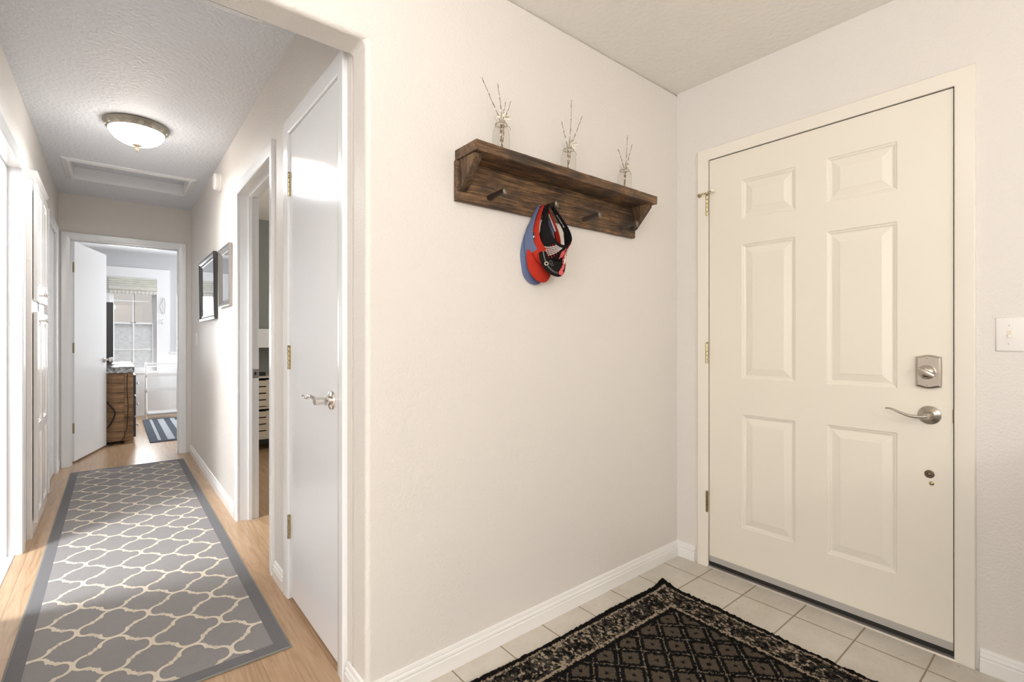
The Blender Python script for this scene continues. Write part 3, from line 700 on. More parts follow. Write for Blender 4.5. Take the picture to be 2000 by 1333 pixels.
for z in (1.802, 1.061, .323):
    m = MB().prism(slab_pts(-.002, .0, .0, .033), lambda x, y: (x, y, z - .047), lambda x, y: (x, y, z + .047))
    m.lathe([(.006, 0), (.007, .002), (.007, .092), (.006, .094)], (hx + pv.x * .038, hy + pv.y * .038 - .002, z - .047), n=10)
    plab(build('hinge', m, 'brass_old', d4), 'dull brass hinge leaf')
kl = .762 - .06
kb = (hx + dv.x * kl, hy + dv.y * kl)
m = MB(); kn = []
for r, h in [(.031, 0), (.032, .004), (.028, .008), (.012, .012), (.010, .035), (.018, .042), (.026, .052), (.026, .064), (.018, .072), (.002, .074)]:
    for i in range(20):
        a = 2 * PI * i / 20; q = Vector((-pv.x, -pv.y)) * h + dv * (r * math.cos(a)); kn.append((kb[0] + q.x, kb[1] + q.y, .927 + r * math.sin(a)))
m.add(kn, [(k * 20 + i, k * 20 + (i + 1) % 20, (k + 1) * 20 + (i + 1) % 20, (k + 1) * 20 + i) for k in range(9) for i in range(20)])
build('door_knob', m, 'chrome', d4, smooth=True)

# ================================================================== LEFT DOORWAYS
Pl = PX(HL, 1)
d5 = thing('door_5', (HL, 3.23, 0), 'white cased doorway at the left picture edge letting in daylight', 'door', kind=S)
build('casing', casing_mb(2.828, 3.637, 2.046, Pl), 'trim', d5, bevel=.001)
build('jamb', jamb_mb(2.828, 3.637, 2.046, Pl, .115, stop=(.048, .07)), 'trim', d5)
build('transition_strip', MB().box((HL - .07, 2.828, 0), (HL - .02, 3.637, .005)), 'trim', d5)
d6 = thing('door_6', (HL, 5.325, 0), 'white closed door at the far end of the left hallway wall', 'door', kind=S)
build('casing', casing_mb(5.008, 5.642, 2.046, Pl), 'trim', d6, bevel=.001)
build('jamb', jamb_mb(5.008, 5.642, 2.046, Pl, .115), 'trim', d6)
build('door_slab', MB().box((HL - .045, 5.010, .012), (HL - .010, 5.640, 2.043)), 'trim', d6, bevel=.002)

# linen cabinet
cb = thing('linen_cabinet', (HL, 4.29, 0), 'tall white built-in linen cabinet with raised-panel doors and small knobs', 'cabinet')
CX = HL + .022                      # face frame front
K0, K1 = 3.865, 4.485
m = MB()
m.box((HL, K0, 0), (CX, K0 + .045, 2.07)); m.box((HL, K1 - .045, 0), (CX, K1, 2.07)); m.box((HL, K0 + .045, 2.0), (CX, K1 - .045, 2.07))
m.box((HL, K0 + .045, 1.29), (CX, K1 - .045, 1.375)); m.box((HL, K0 + .045, 0), (CX, K1 - .045, .09)); m.box((HL, (K0 + K1) / 2 - .02, .09), (CX, (K0 + K1) / 2 + .02, 2.0))
build('face_frame', m, 'cabinet', cb, bevel=.0015)
m = MB(); prof = [(0, 0), (.006, 0), (.009, .012), (.013, .018), (.020, .026), (.025, .038), (.025, .046), (0, .046)]
ny = len(prof); A = [(CX - .001 + d, K0 - d * .3, 2.055 + z) for d, z in prof]; B = [(CX - .001 + d, K1 + d * .8, 2.055 + z) for d, z in prof]
m.add(A + B, [(i, i + 1, i + 1 + ny, i + ny) for i in range(ny - 1)] + [tuple(range(ny)), tuple(range(2 * ny - 1, ny - 1, -1))])
A2 = [(HL, K0 - d * .3, 2.055 + z) for d, z in prof]; m.add(A + A2, [(i, i + 1, i + 1 + ny, i + ny) for i in range(ny - 1)])
build('crown_moulding', m, 'cabinet', cb)
def cab_door(y0, y1, z0, z1, knob_y, knob_z):
    Pc = PX(CX + .020, 1)
    if z0 < 1: rws = [(z0 + .055, z0 + (z1 - z0) * .42), (z0 + (z1 - z0) * .42 + .06, z1 - .055)]
    else: rws = [(z0 + .055, z1 - .055)]
    d = build('cabinet_door', door_slab(y0, y1, z0, z1, [(y0 + .05, y1 - .05)], rws, Pc, .018), 'cabinet', cb)
    c = Pc(knob_y, knob_z, 0)
    build('knob', MB().lathe([(.004, 0), (.0035, .012), (.007, .015), (.0105, .018), (.0105, .021), (.006, .024)], c, 'x', 16), 'chrome', d, smooth=True)
MIDY = (K0 + K1) / 2
build('cabinet_gap_shade', MB().box((HL + .001, K0 + .03, .08), (HL + .006, K1 - .03, 2.02)), 'dark', cb)  # dark sheet painting the shade in the gap beside the doors
for y0, y1, ky in ((K0 + .062, MIDY - .003, MIDY - .035), (MIDY + .003, K1 - .03, MIDY + .035)):
    cab_door(y0, y1, 1.365, 2.045, ky, 1.41); cab_door(y0, y1, .075, 1.30, ky, 1.255)

# ================================================================== HALL FITTINGS
lt = thing('ceiling_light', (.105, 3.715, CH), 'round flush-mount hallway ceiling light with glowing ribbed glass bowl', 'ceiling light')
LC = (.105, 3.715, CH)
pan = build('pan', MB().lathe([(.150, 0), (.160, -.002), (.164, -.008), (.162, -.013), (.158, -.014), (.155, -.018), (.150, -.030), (.143, -.040), (.138, -.044), (.130, -.040)], LC, n=64, cap=False), 'pan', lt, smooth=True)
for k in range(16):
    a = 2 * PI * k / 16 + .1; m = MB()
    for j, (da, rr) in enumerate(((-.045, .014), (0.0, .018), (.045, .014))):
        A_ = a + da; p = (LC[0] + .1515 * math.cos(A_), LC[1] + .1515 * math.sin(A_), CH - .027)
        mm = MB().ball((0, 0, 0), rr, 8, sx=.32, sy=.50, sz=.75)
        q = [(p[0] + x * math.cos(A_) - y * math.sin(A_), p[1] + x * math.sin(A_) + y * math.cos(A_), p[2] + z) for x, y, z in mm.v]
        m.add(q, mm.f)
    build('leaf_relief', m, 'pan_leaf', pan, smooth=True)
build('glass_bowl', MB().lathe([(.138, -.040), (.135, -.052), (.126, -.070), (.108, -.091), (.082, -.108), (.052, -.119), (.022, -.124), (.004, -.125)], LC, n=128, cap=False, ribs=64), 'bowl', lt, smooth=True, angle=60)
build('finial', MB().lathe([(.026, -.120), (.025, -.124), (.014, -.131), (.009, -.137), (.008, -.144), (.0095, -.146), (.0095, -.149), (.006, -.151), (.008, -.155), (.006, -.162), (.002, -.168)], LC, n=24), 'finial', lt, smooth=True)
# ceiling register
vt = thing('ceiling_vent', (.19, 2.07, CH), 'white metal air register on the hall ceiling above the opening', 'vent')
build('vent_frame', ring_trim(-.07, .445, 1.985, 2.160, CH, [(0, .0), (0, .010), (.02, .010), (.036, .004), (.036, 0)]), 'trim', vt)
for k in range(9): build('louvre', MB().prism([(0, 0), (.015, -.008), (.016, -.007), (.001, .001)], lambda y, z: (-.07, 1.988 + k * .0185 + y, CH - .001 + z), lambda y, z: (.445, 1.988 + k * .0185 + y, CH - .001 + z)), 'trim', vt)
# smoke alarm
sa = thing('smoke_alarm', (HR, 4.07, 2.28), 'round white smoke alarm high on the right hallway wall', 'smoke alarm')
build('base_ring', MB().lathe([(.066, 0), (.066, -.010), (.062, -.012)], (HR, 4.07, 2.28), 'x', 40), 'plastic', sa, smooth=True)
build('cover', MB().lathe([(.058, -.010), (.060, -.016), (.059, -.038), (.052, -.047), (.030, -.050), (.004, -.050)], (HR, 4.07, 2.28), 'x', 40), 'plastic', sa, smooth=True)
# mirrors on the right wall
def wall_frame(name, y0, y1, z0, z1, w, t, mat, label, lean):
    root = thing(name, (HR, (y0 + y1) / 2, z0), label, 'mirror')
    def P(s, z, d): return (HR - d - lean * (z - z0) / (z1 - z0), s, z)
    prof = [(0, 0), (0, t), (.004, t + .002), (w * .35, t), (w * .6, t * .7), (w * .9, t * .55), (w, t * .4)]
    m = MB(); prev = None
    for ins, d in prof:
        r = [P(y0 + ins, z0 + ins, d), P(y1 - ins, z0 + ins, d), P(y1 - ins, z1 - ins, d), P(y0 + ins, z1 - ins, d)]
        if prev: m.add(prev + r, [(k, (k + 1) % 4, (k + 1) % 4 + 4, k + 4) for k in range(4)])
        prev = r
    build('frame', m, mat, root)
    i = w * .9; m = MB(); m.add([P(y0 + i, z0 + i, t * .42), P(y1 - i, z0 + i, t * .42), P(y1 - i, z1 - i, t * .42), P(y0 + i, z1 - i, t * .42)], [(0, 1, 2, 3)])
    build('mirror_glass', m, 'mirror', root)
    build('backing', MB().box((HR - .004, y0 + .01, z0 + .01), (HR - .0005, y1 - .01, z1 - .01)), 'dark', root)
wall_frame('wall_mirror', 4.20, 5.02, 1.295, 1.80, .05, .024, 'frame_black', 'black framed mirror farther along the hallway wall', .006)
wall_frame('wall_mirror', 3.62, 4.03, 1.365, 1.775, .045, .020, 'frame_silver', 'smaller silver framed mirror nearer on the hallway wall', .003)
sw2 = thing('light_switch', (HR, 5.41, 1.14), 'small white switch plate near the far end of the hallway wall', 'light switch')
switch_plate(sw2, Ph, 5.41, 1.14, .072, .115, (5.41,))

# ================================================================== HALL RUNNER
R0, R1, RY0, RY1 = -.292, .508, 1.905, 5.555
rn = thing('runner_rug', ((R0 + R1) / 2, (RY0 + RY1) / 2, 0), 'long grey runner with cream trellis pattern on the oak floor', 'rug')
TH = .008
def wav(x, y): return .0012 * math.sin(y * 3.1 + x * 2)
build('edge_binding', MB().box((R0, RY0, 0), (R1, RY1, TH - .002)), 'run_edge', rn, bevel=.003)
build('border', MB().box((R0 + .007, RY0 + .007, .001), (R1 - .007, RY1 - .007, TH - .0006)), 'run_border', rn)
FX0, FX1, FY0, FY1 = R0 + .052, R1 - .052, RY0 + .052, RY1 - .052
build('field', MB().box((FX0, FY0, .001), (FX1, FY1, TH)), 'run_field', rn)
# trellis ribbons
m = MB(); ax, ay = .1108, .1228; lw = .0066
qp = [(1, 0), (.985, .10), (.945, .20), (.88, .285), (.79, .345), (.68, .375), (.615, .385), (.605, .465), (.545, .47), (.47, .545), (.465, .605), (.385, .615), (.375, .68), (.345, .79), (.285, .88), (.20, .945), (.10, .985), (0, 1)]
qw = [1.25, 1.1, .95, .9, .95, 1.15, 1.4, 1.1, 1.0, 1.0, 1.1, 1.4, 1.15, .95, .9, .95, 1.1, 1.25]
dense = []
for i in range(len(qp) - 1):
    for k in range(2): t = k / 2; dense.append((qp[i][0] * (1 - t) + qp[i + 1][0] * t, qp[i][1] * (1 - t) + qp[i + 1][1] * t, qw[i] * (1 - t) + qw[i + 1] * t))
dense.append((0, 1, 1.25))
def clipseg(quad):
    # clip convex quad against the field rectangle
    for ax_, lim, sg in ((0, FX0, 1), (0, FX1, -1), (1, FY0, 1), (1, FY1, -1)):
        out = []
        for i in range(len(quad)):
            a, b = quad[i], quad[(i + 1) % len(quad)]
            ia, ib = (a[ax_] - lim) * sg >= 0, (b[ax_] - lim) * sg >= 0
            if ia: out.append(a)
            if ia != ib:
                t = (lim - a[ax_]) / (b[ax_] - a[ax_]); out.append((a[0] + (b[0] - a[0]) * t, a[1] + (b[1] - a[1]) * t))
        quad = out
        if len(quad) < 3: return []
    return quad
for j in range(-2, 18):
    for i in range(-2, 4):
        cx, cy = -.113 + ax + i * 2 * ax, 2.263 + j * 2 * ay
        for sx, sy in ((1, 1), (-1, 1), (-1, -1), (1, -1)):
            pts = [(cx + sx * p[0] * ax, cy + sy * p[1] * ay, p[2]) for p in dense]; L_, R_ = [], []
            for k, p in enumerate(pts):
                a = pts[max(k - 1, 0)]; b = pts[min(k + 1, len(pts) - 1)]
                t = Vector((b[0] - a[0], b[1] - a[1])).normalized(); nn = Vector((-t.y, t.x)) * lw * p[2]
                L_.append((p[0] + nn.x, p[1] + nn.y)); R_.append((p[0] - nn.x, p[1] - nn.y))
            for k in range(len(pts) - 1):
                q = clipseg([L_[k], L_[k + 1], R_[k + 1], R_[k]])
                if q: m.add([(x, y, TH + .0006 + .00006 * ((i % 2) + 2 * (j % 2))) for x, y in q], [tuple(range(len(q)))])
tp_ = build('trellis_pattern', m, 'run_line', rn, weld=False)
tp_['label'] = 'cream trellis lines'

# ================================================================== FOYER RUG (shag, curled corner)
m = MB(); RW, RL = 1.45, 2.1; NX, NY = 100, 140
ang = math.radians(-1.4)
def shag_fn(u, v):
    x, y = -RW * (1 - u), -RL * (1 - v)
    d = math.hypot(x, y)
    z = .013 + .022 * max(0, 1 - d / .13) ** 2 + .0022 * (noise.noise(Vector((x * 9, y * 9, 0))))
    ed = min(-x, -y, RW + x, RL + y); z *= min(1, .35 + ed / .012)
    xx = x - .006 * math.sin((y) * 7) * max(0, 1 + x / .3) ; yy = y - .006 * math.sin(x * 6) * max(0, 1 + y / .3)
    # little pointed corner
    k = max(0, 1 - d / .07); xx += .012 * k; yy += .012 * k
    z += .006 * (noise.noise(Vector((x * 95, y * 95, 3))))
    return (xx, yy, max(z, .004))
m.grid(shag_fn, NX * 4, NY * 4)
# skirt down to the floor
edge = [shag_fn(i / 200, 1) for i in range(201)] + [shag_fn(1, 1 - i / 200) for i in range(1, 201)] + [shag_fn(1 - i / 200, 0) for i in range(1, 201)] + [shag_fn(0, i / 200) for i in range(1, 201)]
n = len(edge); m.add(edge + [(p[0], p[1], max(0.0005, p[2] - .012)) for p in edge], [(i, (i + 1) % n, (i + 1) % n + n, i + n) for i in range(n)])
rg = build('area_rug', m, 'shag', origin=(0, 0, 0), smooth=True, weld=False, recalc=False, angle=90)
rg.location = (1.972, 1.305, 0); rg.rotation_euler = (0, 0, ang)
tag(rg, 'black and cream shag area rug with diamond lattice on foyer tiles', 'rug')

# ================================================================== COAT SHELF
sh = thing('coat_shelf', (1.43, WY, 1.62), 'rustic dark-stained wooden wall shelf with four iron spike hooks', 'shelf')
SX0, SX1, SZ = .918, 1.936, 1.800
def rough_board(x0, x1, y0, y1, z0, z1, seed, amp=.0025, nx=60):
    m = MB()
    ny, nz = 4, 2
    def P(x, y, z):
        n1 = noise.noise(Vector((x * 9 + seed, y * 7, z * 7))); n2 = noise.noise(Vector((x * 31 + seed, y * 25, z * 25)))
        dy = (n1 + .5 * n2) * amp if y <= y0 + 1e-6 else 0
        dz = (noise.noise(Vector((x * 8, seed, z * 3))) + .5 * noise.noise(Vector((x * 33, seed, y * 20)))) * amp
        return (x, y + dy, z + dz)
    g = [(y0, z0), (y0, (z0 + z1) / 2), (y0, z1), ((y0 + y1) / 2, z1), (y1, z1), (y1, z0), ((y0 + y1) / 2, z0)]
    k = len(g); vs_ = [P(x0 + (x1 - x0) * i / nx, y, z) for i in range(nx + 1) for y, z in g]
    fs = [(i * k + j, i * k + (j + 1) % k, (i + 1) * k + (j + 1) % k, (i + 1) * k + j) for i in range(nx) for j in range(k)]
    fs += [tuple(range(k)), tuple(range((nx + 1) * k - 1, nx * k - 1, -1))]
    return m.add(vs_, fs)
build('top_board', rough_board(SX0, SX1, 1.306, WY - .0005, SZ - .036, SZ, 1.0), 'shelf', sh, bevel=.003)
build('back_board', rough_board(.914, 1.918, 1.416, WY - .0005, 1.622, SZ - .0362, 5.0, .0015), 'shelf', sh, bevel=.002)
for x0 in (.922, 1.885):
    m = MB().prism([(1.416, 1.7635), (1.322, 1.7635), (1.322, 1.748), (1.403, 1.660), (1.416, 1.655)], lambda y, z: (x0, y, z), lambda y, z: (x0 + .030, y, z))
    build('bracket', m, 'shelf_v', sh, bevel=.002)
for k in range(4):
    rx = 1.048 + .251 * k; hx_, hz = rx + .022 + .003 * k, 1.668
    hk = MB()
    r0, r1 = Vector((rx, 1.417, 1.652)), Vector((hx_, 1.350, hz)); w = .0068
    t = (r1 - r0).normalized(); sx_ = Vector((1, 0, 0)); sx_ = (sx_ - t * sx_.dot(t)).normalized(); sz_ = sx_.cross(t).normalized()
    vs_ = []
    for q, ww in ((0, 1.15), (.85, 1.0), (1.0, 1.15)):
        c = r0 + (r1 - r0) * q
        for a, b in ((-1, -1), (1, -1), (1, 1), (-1, 1)): vs_.append(c + sx_ * a * w * ww + sz_ * b * w * ww)
    hk.add(vs_, [(i, (i + 1) % 4, (i + 1) % 4 + 4, i + 4) for i in range(4)] + [(4 + i, 4 + (i + 1) % 4, 8 + (i + 1) % 4, 8 + i) for i in range(4)] + [(3, 2, 1, 0), (8, 9, 10, 11)])
    ho = build('spike_hook', hk, 'iron', sh, bevel=.0012)
    hd = MB(); n = 20
    prof = [(.0125, 0), (.0150, .002), (.0150, .005), (.012, .009), (.006, .0115), (.001, .012)]; vs_ = []
    for r, h in prof:
        for i in range(n):
            a = 2 * PI * i / n; vs_.append(r1 - sz_ * -.003 + t * (h - .001) + sx_ * r * .92 * math.cos(a) + sz_ * r * 1.12 * math.sin(a))
    hd.add(vs_, [(q * n + i, q * n + (i + 1) % n, (q + 1) * n + (i + 1) % n, (q + 1) * n + i) for q in range(len(prof) - 1) for i in range(n)] + [tuple(range(n))])
    build('spike_head', hd, 'iron_head', ho, smooth=True, angle=50)

# ================================================================== VASES, TWIGS
VY = 1.385
def bottle(x, h, label):
    prof = [(.0, .0), (.028, 0), (.0315, .004), (.0315, h * .52), (.030, h * .62), (.024, h * .74), (.0195, h * .82), (.0185, h * .88), (.0205, h * .93), (.0235, h * .955), (.0245, h * .975), (.0235, h)]
    inner = [(r - .0016 if r > .003 else 0, z if z > .003 else .004) for r, z in reversed(prof[1:])] + [(0, .005)]
    root = thing('bottle_vase', (x, VY, SZ + .002), label, 'vase', 'glass bottle vases on the shelf')
    build('bottle', MB().lathe(prof + inner, (x, VY, SZ + .002), n=36, cap=False), 'bottle', root, smooth=True)
    m = MB(); nk = SZ + .002 + h * .80
    m.tube([(x + .0215 * math.cos(a), VY + .0215 * math.sin(a), nk) for a in [2 * PI * i / 24 for i in range(24)]], .0012, 6, closed=True)
    m.tube(catmull([(x - .0215, VY - .004, nk), (x - .030, VY - .012, nk - .012), (x - .036, VY - .012, nk - .022)]), .0009, 6)
    m.tube(catmull([(x + .0215, VY - .004, nk), (x + .030, VY - .010, nk - .003), (x + .036, VY - .010, nk - .014)]), .0009, 6)
    plab(build('neck_wire', m, 'wire', root, smooth=True), 'thin tan wire tied round the neck')
    return root
vx = [1.083, 1.431, 1.795]; vh = [.145, .138, .133]
bottle(vx[0], vh[0], 'leftmost clear glass bottle vase on the wooden shelf')
bottle(vx[1], vh[1], 'middle clear glass bottle vase on the wooden shelf')
bottle(vx[2], vh[2], 'rightmost clear glass bottle vase on the wooden shelf')
def twig(x, bot, tip_px, lean, h, label, side=0, fork=False, grp='pussy willow twigs'):
    tip = at(tip_px[0], tip_px[1], VY - .012 + lean)
    base = Vector((x + bot, VY + random.uniform(-.008, .008), SZ + .009))
    neck = Vector((x + side * .013, VY - .004, SZ + .002 + h * .9))
    pts = catmull([base, base.lerp(neck, .55) + Vector((random.uniform(-.003, .003), 0, 0)), neck, neck.lerp(tip, .5) + Vector((random.uniform(-.003, .003), 0, 0)), tip], 8)
    n = len(pts); m = MB()
    for i in range(1, n - 1): pts[i] = pts[i] + Vector((random.uniform(-.0009, .0009), random.uniform(-.0008, .0008), 0))
    rr = [.0017 - .0008 * i / n + (.0008 if i % 4 == 2 else 0) for i in range(n)]
    m.tube(pts, .0015, 7, radii=rr)
    if fork:
        t = pts[-1]; m.tube([t, t + Vector((-.004, 0, .008))], .0008, 6); m.tube([t, t + Vector((.005, 0, .007))], .0008, 6)
    o = build('willow_twig', m, 'twig', smooth=True)
    tag(o, label, 'twig', grp)
    for i in range(2, n - 1, 3):
        p = pts[i]; sd = 1 if i % 2 else -1
        build('catkin', MB().ball((p.x + sd * .0020, p.y, p.z + .002), .0023, 8, sz=1.9), 'catkin', o, smooth=True)
    return o
twig(vx[0], .010, (941, 151), 0, vh[0], 'tallest twig in the left vase, leaning left', -.8)
twig(vx[0], -.008, (972, 163), 0, vh[0], 'upright tall twig in the left vase, second from left', -.1)
twig(vx[0], -.010, (988, 199), 0, vh[0], 'shorter inner twig in the left vase, third from left', .4)
twig(vx[0], .004, (998, 198), 0, vh[0], 'rightmost short twig in the left vase', .9)
twig(vx[1], .006, (1097, 237), 0, vh[1], 'leftmost short twig in the middle vase', -.9)
twig(vx[1], -.004, (1116, 199), 0, vh[1], 'tallest forked twig in the middle vase', 0, True)
twig(vx[1], -.010, (1137, 227), 0, vh[1], 'right-leaning twig in the middle vase', .9)
twig(vx[2], .010, (1207, 291), 0, vh[2], 'left-leaning twig in the right vase', -.9)
twig(vx[2], -.004, (1226, 265), 0, vh[2], 'tallest twig in the right vase', .3)
twig(vx[2], .002, (1235, 282), 0, vh[2], 'rightmost twig in the right vase', .8)
def spray(x, h, dirs, label):
    z = SZ + .002 + h; m = MB()
    m.tube(catmull([(x - .006, VY, SZ + .012), (x + .004, VY, SZ + h * .5), (x + .008, VY - .004, z)]), .0011, 6)
    m.tube(catmull([(x + .009, VY, SZ + .012), (x - .002, VY, SZ + h * .5), (x - .006, VY - .004, z)]), .0011, 6)
    o = build('dried_flower_sprig', m, 'leaf', smooth=True); tag(o, label, 'flower', 'dried flower sprigs')
    pm = MB(); lm = MB()
    for k, (a, l, e) in enumerate(dirs):
        d = Vector((math.cos(a), -.35 + .2 * random.random(), e)).normalized(); sdv = d.cross(Vector((0, 1, 0))).normalized()
        p0 = Vector((x + .006 * math.cos(a), VY - .006, z - .004)); wv = .0036
        q = [p0, p0 + d * l * .5 + sdv * wv, p0 + d * l, p0 + d * l * .5 - sdv * wv, p0 + d * l * .5 + Vector((0, -.0015, 0))]
        tgt = lm if k % 3 == 2 else pm
        tgt.add(q, [(0, 1, 4), (1, 2, 4), (2, 3, 4), (3, 0, 4)])
    plab(build('petals', pm, 'petal', o, solid=.0006, weld=False), 'cream petals')
    plab(build('leaves', lm, 'leaf', o, solid=.0006, weld=False), 'pale green leaves')
spray(vx[0], vh[0], [(2.9, .026, -.3), (2.3, .020, .4), (.3, .028, .3), (.1, .030, -.1), (1.2, .024, .8), (1.9, .022, .9), (-.4, .022, -.6), (3.3, .02, -.5)], 'dried cream flower sprig in the left vase')
spray(vx[1], vh[1], [(2.9, .028, .5), (.1, .036, -.5), (.4, .034, .3), (.5, .030, .6), (.2, .040, .1), (1.2, .03, .7), (2.6, .022, .1), (-.1, .034, -.8)], 'dried cream flower sprig in the middle vase')
spray(vx[2], vh[2], [(.4, .020, .2), (.8, .018, .6), (1.0, .02, .4), (2.6, .014, .2), (.2, .018, -.2)], 'dried cream flower sprig in the right vase')

# ================================================================== VISORS on the second spike
def basis(f, a):
    f = Vector(f).normalized(); a = Vector(a); a = (a - f * a.dot(f)).normalized(); x = a.cross(f).normalized(); return x, f, a
class Visor:
    def __init__(s, name, label, peg, f, a, A=.072, B=.088, hf=.050, hs=.032, hb=.016, brim=.072, fl=.040):
        s.fl = fl
        s.x, s.f, s.a = basis(f, a); s.A, s.B, s.hf, s.hs, s.hb, s.brim = A, B, hf, hs, hb, brim
        # origin so that the inside of the back strap rests on the spike at half strap height
        s.o = Vector(peg) + s.f * (B - .002) - s.a * hb * .5
        s.root = thing(name, tuple(peg), label, 'visor', 'visors hung on the second spike')
    def W(s, x, f, a): return s.o + s.x * x + s.f * f + s.a * a
    def h(s, ph):
        c = math.cos(ph)
        q = (c + 1) / 2; return s.hb + (s.hf - s.hb) * min(1, q * 1.12) ** 1.15
    def px(s, ph):
        c = math.cos(ph); return s.A * math.sin(ph) * (.66 + .36 * c)
    def flare(s, ph): return .004 + s.fl * max(0, math.cos(ph * .86)) ** .8
    def band(s, ph, t, off=0):
        """t 0..1 from the brim seam to the crown edge; off outward"""
        e = s.flare(ph) * (1 - t)
        # outward offset is along the band surface normal (tilted by the flare)
        k = s.flare(ph) / (s.flare(ph) + s.h(ph)); on, oa = off * (1 - k), off * k
        return s.W(s.px(ph) + (e * .45 + on) * math.sin(ph), (s.B + e + on) * math.cos(ph), t * s.h(ph) + oa)
    def brimp(s, ph, t, off=0):
        """ph in the front arc, t 0..1 from the seam out to the rim"""
        k = max(0, math.cos(ph / PM * PI / 2)) ** .72
        e = s.flare(ph); L = s.brim * k * t
        x = (s.px(ph) + e * .45 * math.sin(ph)) * (1 + .10 * t * k); f = (s.B + e) * math.cos(ph) + L
        drop = -(x * x) * 4.5 * t * k - .008 * t * k
        return s.W(x, f, drop + off)
PM = 1.38
def make_visor(v, cloth, inner, strap_cloth=None, gap=0.42):
    m = MB()
    NB = 72
    def bf(u, w):
        ph = -PI + gap + u * (2 * PI - 2 * gap); return v.band(ph, w)
    m.grid(bf, NB, 5)
    build('band', m, cloth, v.root, solid=.0022, smooth=True, weld=False, recalc=False, angle=80)
    m = MB(); m.grid(lambda u, w: v.band(-PI + gap + u * (2 * PI - 2 * gap), .06 + w * .55, -.0022), NB, 3)
    build('sweatband', m, inner, v.root, solid=.0012, smooth=True, weld=False, recalc=False, angle=80)
    m = MB(); m.grid(lambda u, w: v.band(PI - gap - .06 + u * (2 * gap + .12), .12 + w * .76, .0015), 14, 2)
    build('back_strap', m, strap_cloth or cloth, v.root, solid=.002, smooth=True, weld=False, recalc=False, angle=80)
    m = MB(); m.grid(lambda u, w: v.brimp(-PM + u * 2 * PM, w), 40, 10)
    build('brim', m, cloth, v.root, solid=.0035, smooth=True, weld=False, recalc=False, angle=80)
    m = MB(); m.tube([v.band(-PI + gap + (2 * PI - 2 * gap) * i / 80, 1.0) for i in range(81)], .0016, 6)
    build('edge_piping', m, cloth, v.root, smooth=True)
    m = MB(); m.tube([v.brimp(-PM + 2 * PM * i / 60, 1.0) for i in range(61)], .0022, 6)
    build('brim_edge', m, cloth, v.root, smooth=True)
def strokes(v, kind, paths, r, mat, name, label=None, off=.003, parent=None):
    m = MB()
    for path in paths:
        pts = catmull([Vector((p[0], p[1], 0)) for p in path], 5 if len(path) > 2 else 9)
        if kind == 'brim': q = [v.brimp(p.x, p.y, off) for p in pts]
        else: q = [v.band(p.x, p.y, off) for p in pts]
        m.tube(q, r, 6)
    o = build(name, m, mat, parent or v.root, smooth=True)
    if label: plab(o, label)
    return o
SP = Vector((1.299, 1.40, 1.660))
VW = Vector((-.667, -.708, -.23)); RT = Vector((.774, -.633, 0)); UPZ = Vector((0, 0, 1))
blue = Visor('sun_visor', 'faded blue visor hanging behind the red one on the shelf', (1.296, 1.409, 1.662), (-.06, .0, -1), (-.10, -1, .0), B=.098, brim=.066, fl=.040)
make_visor(blue, 'cloth_blue', 'cloth_navy')
red = Visor('sun_visor', 'plain red visor between the blue and black visors', (1.303, 1.393, 1.663), (-.04, -.05, -1), (-.06, -1, .05), B=.096, brim=.064, fl=.040)
make_visor(red, 'cloth_red', 'cloth_red')
blk = Visor('sun_visor', 'black visor with red and white embroidery hanging in front', (1.311, 1.372, 1.664), (.085, -.15, -1), (.0, -1, .15), A=.076, B=.088, brim=.056, fl=.046)
make_visor(blk, 'cloth_black', 'cloth_black')
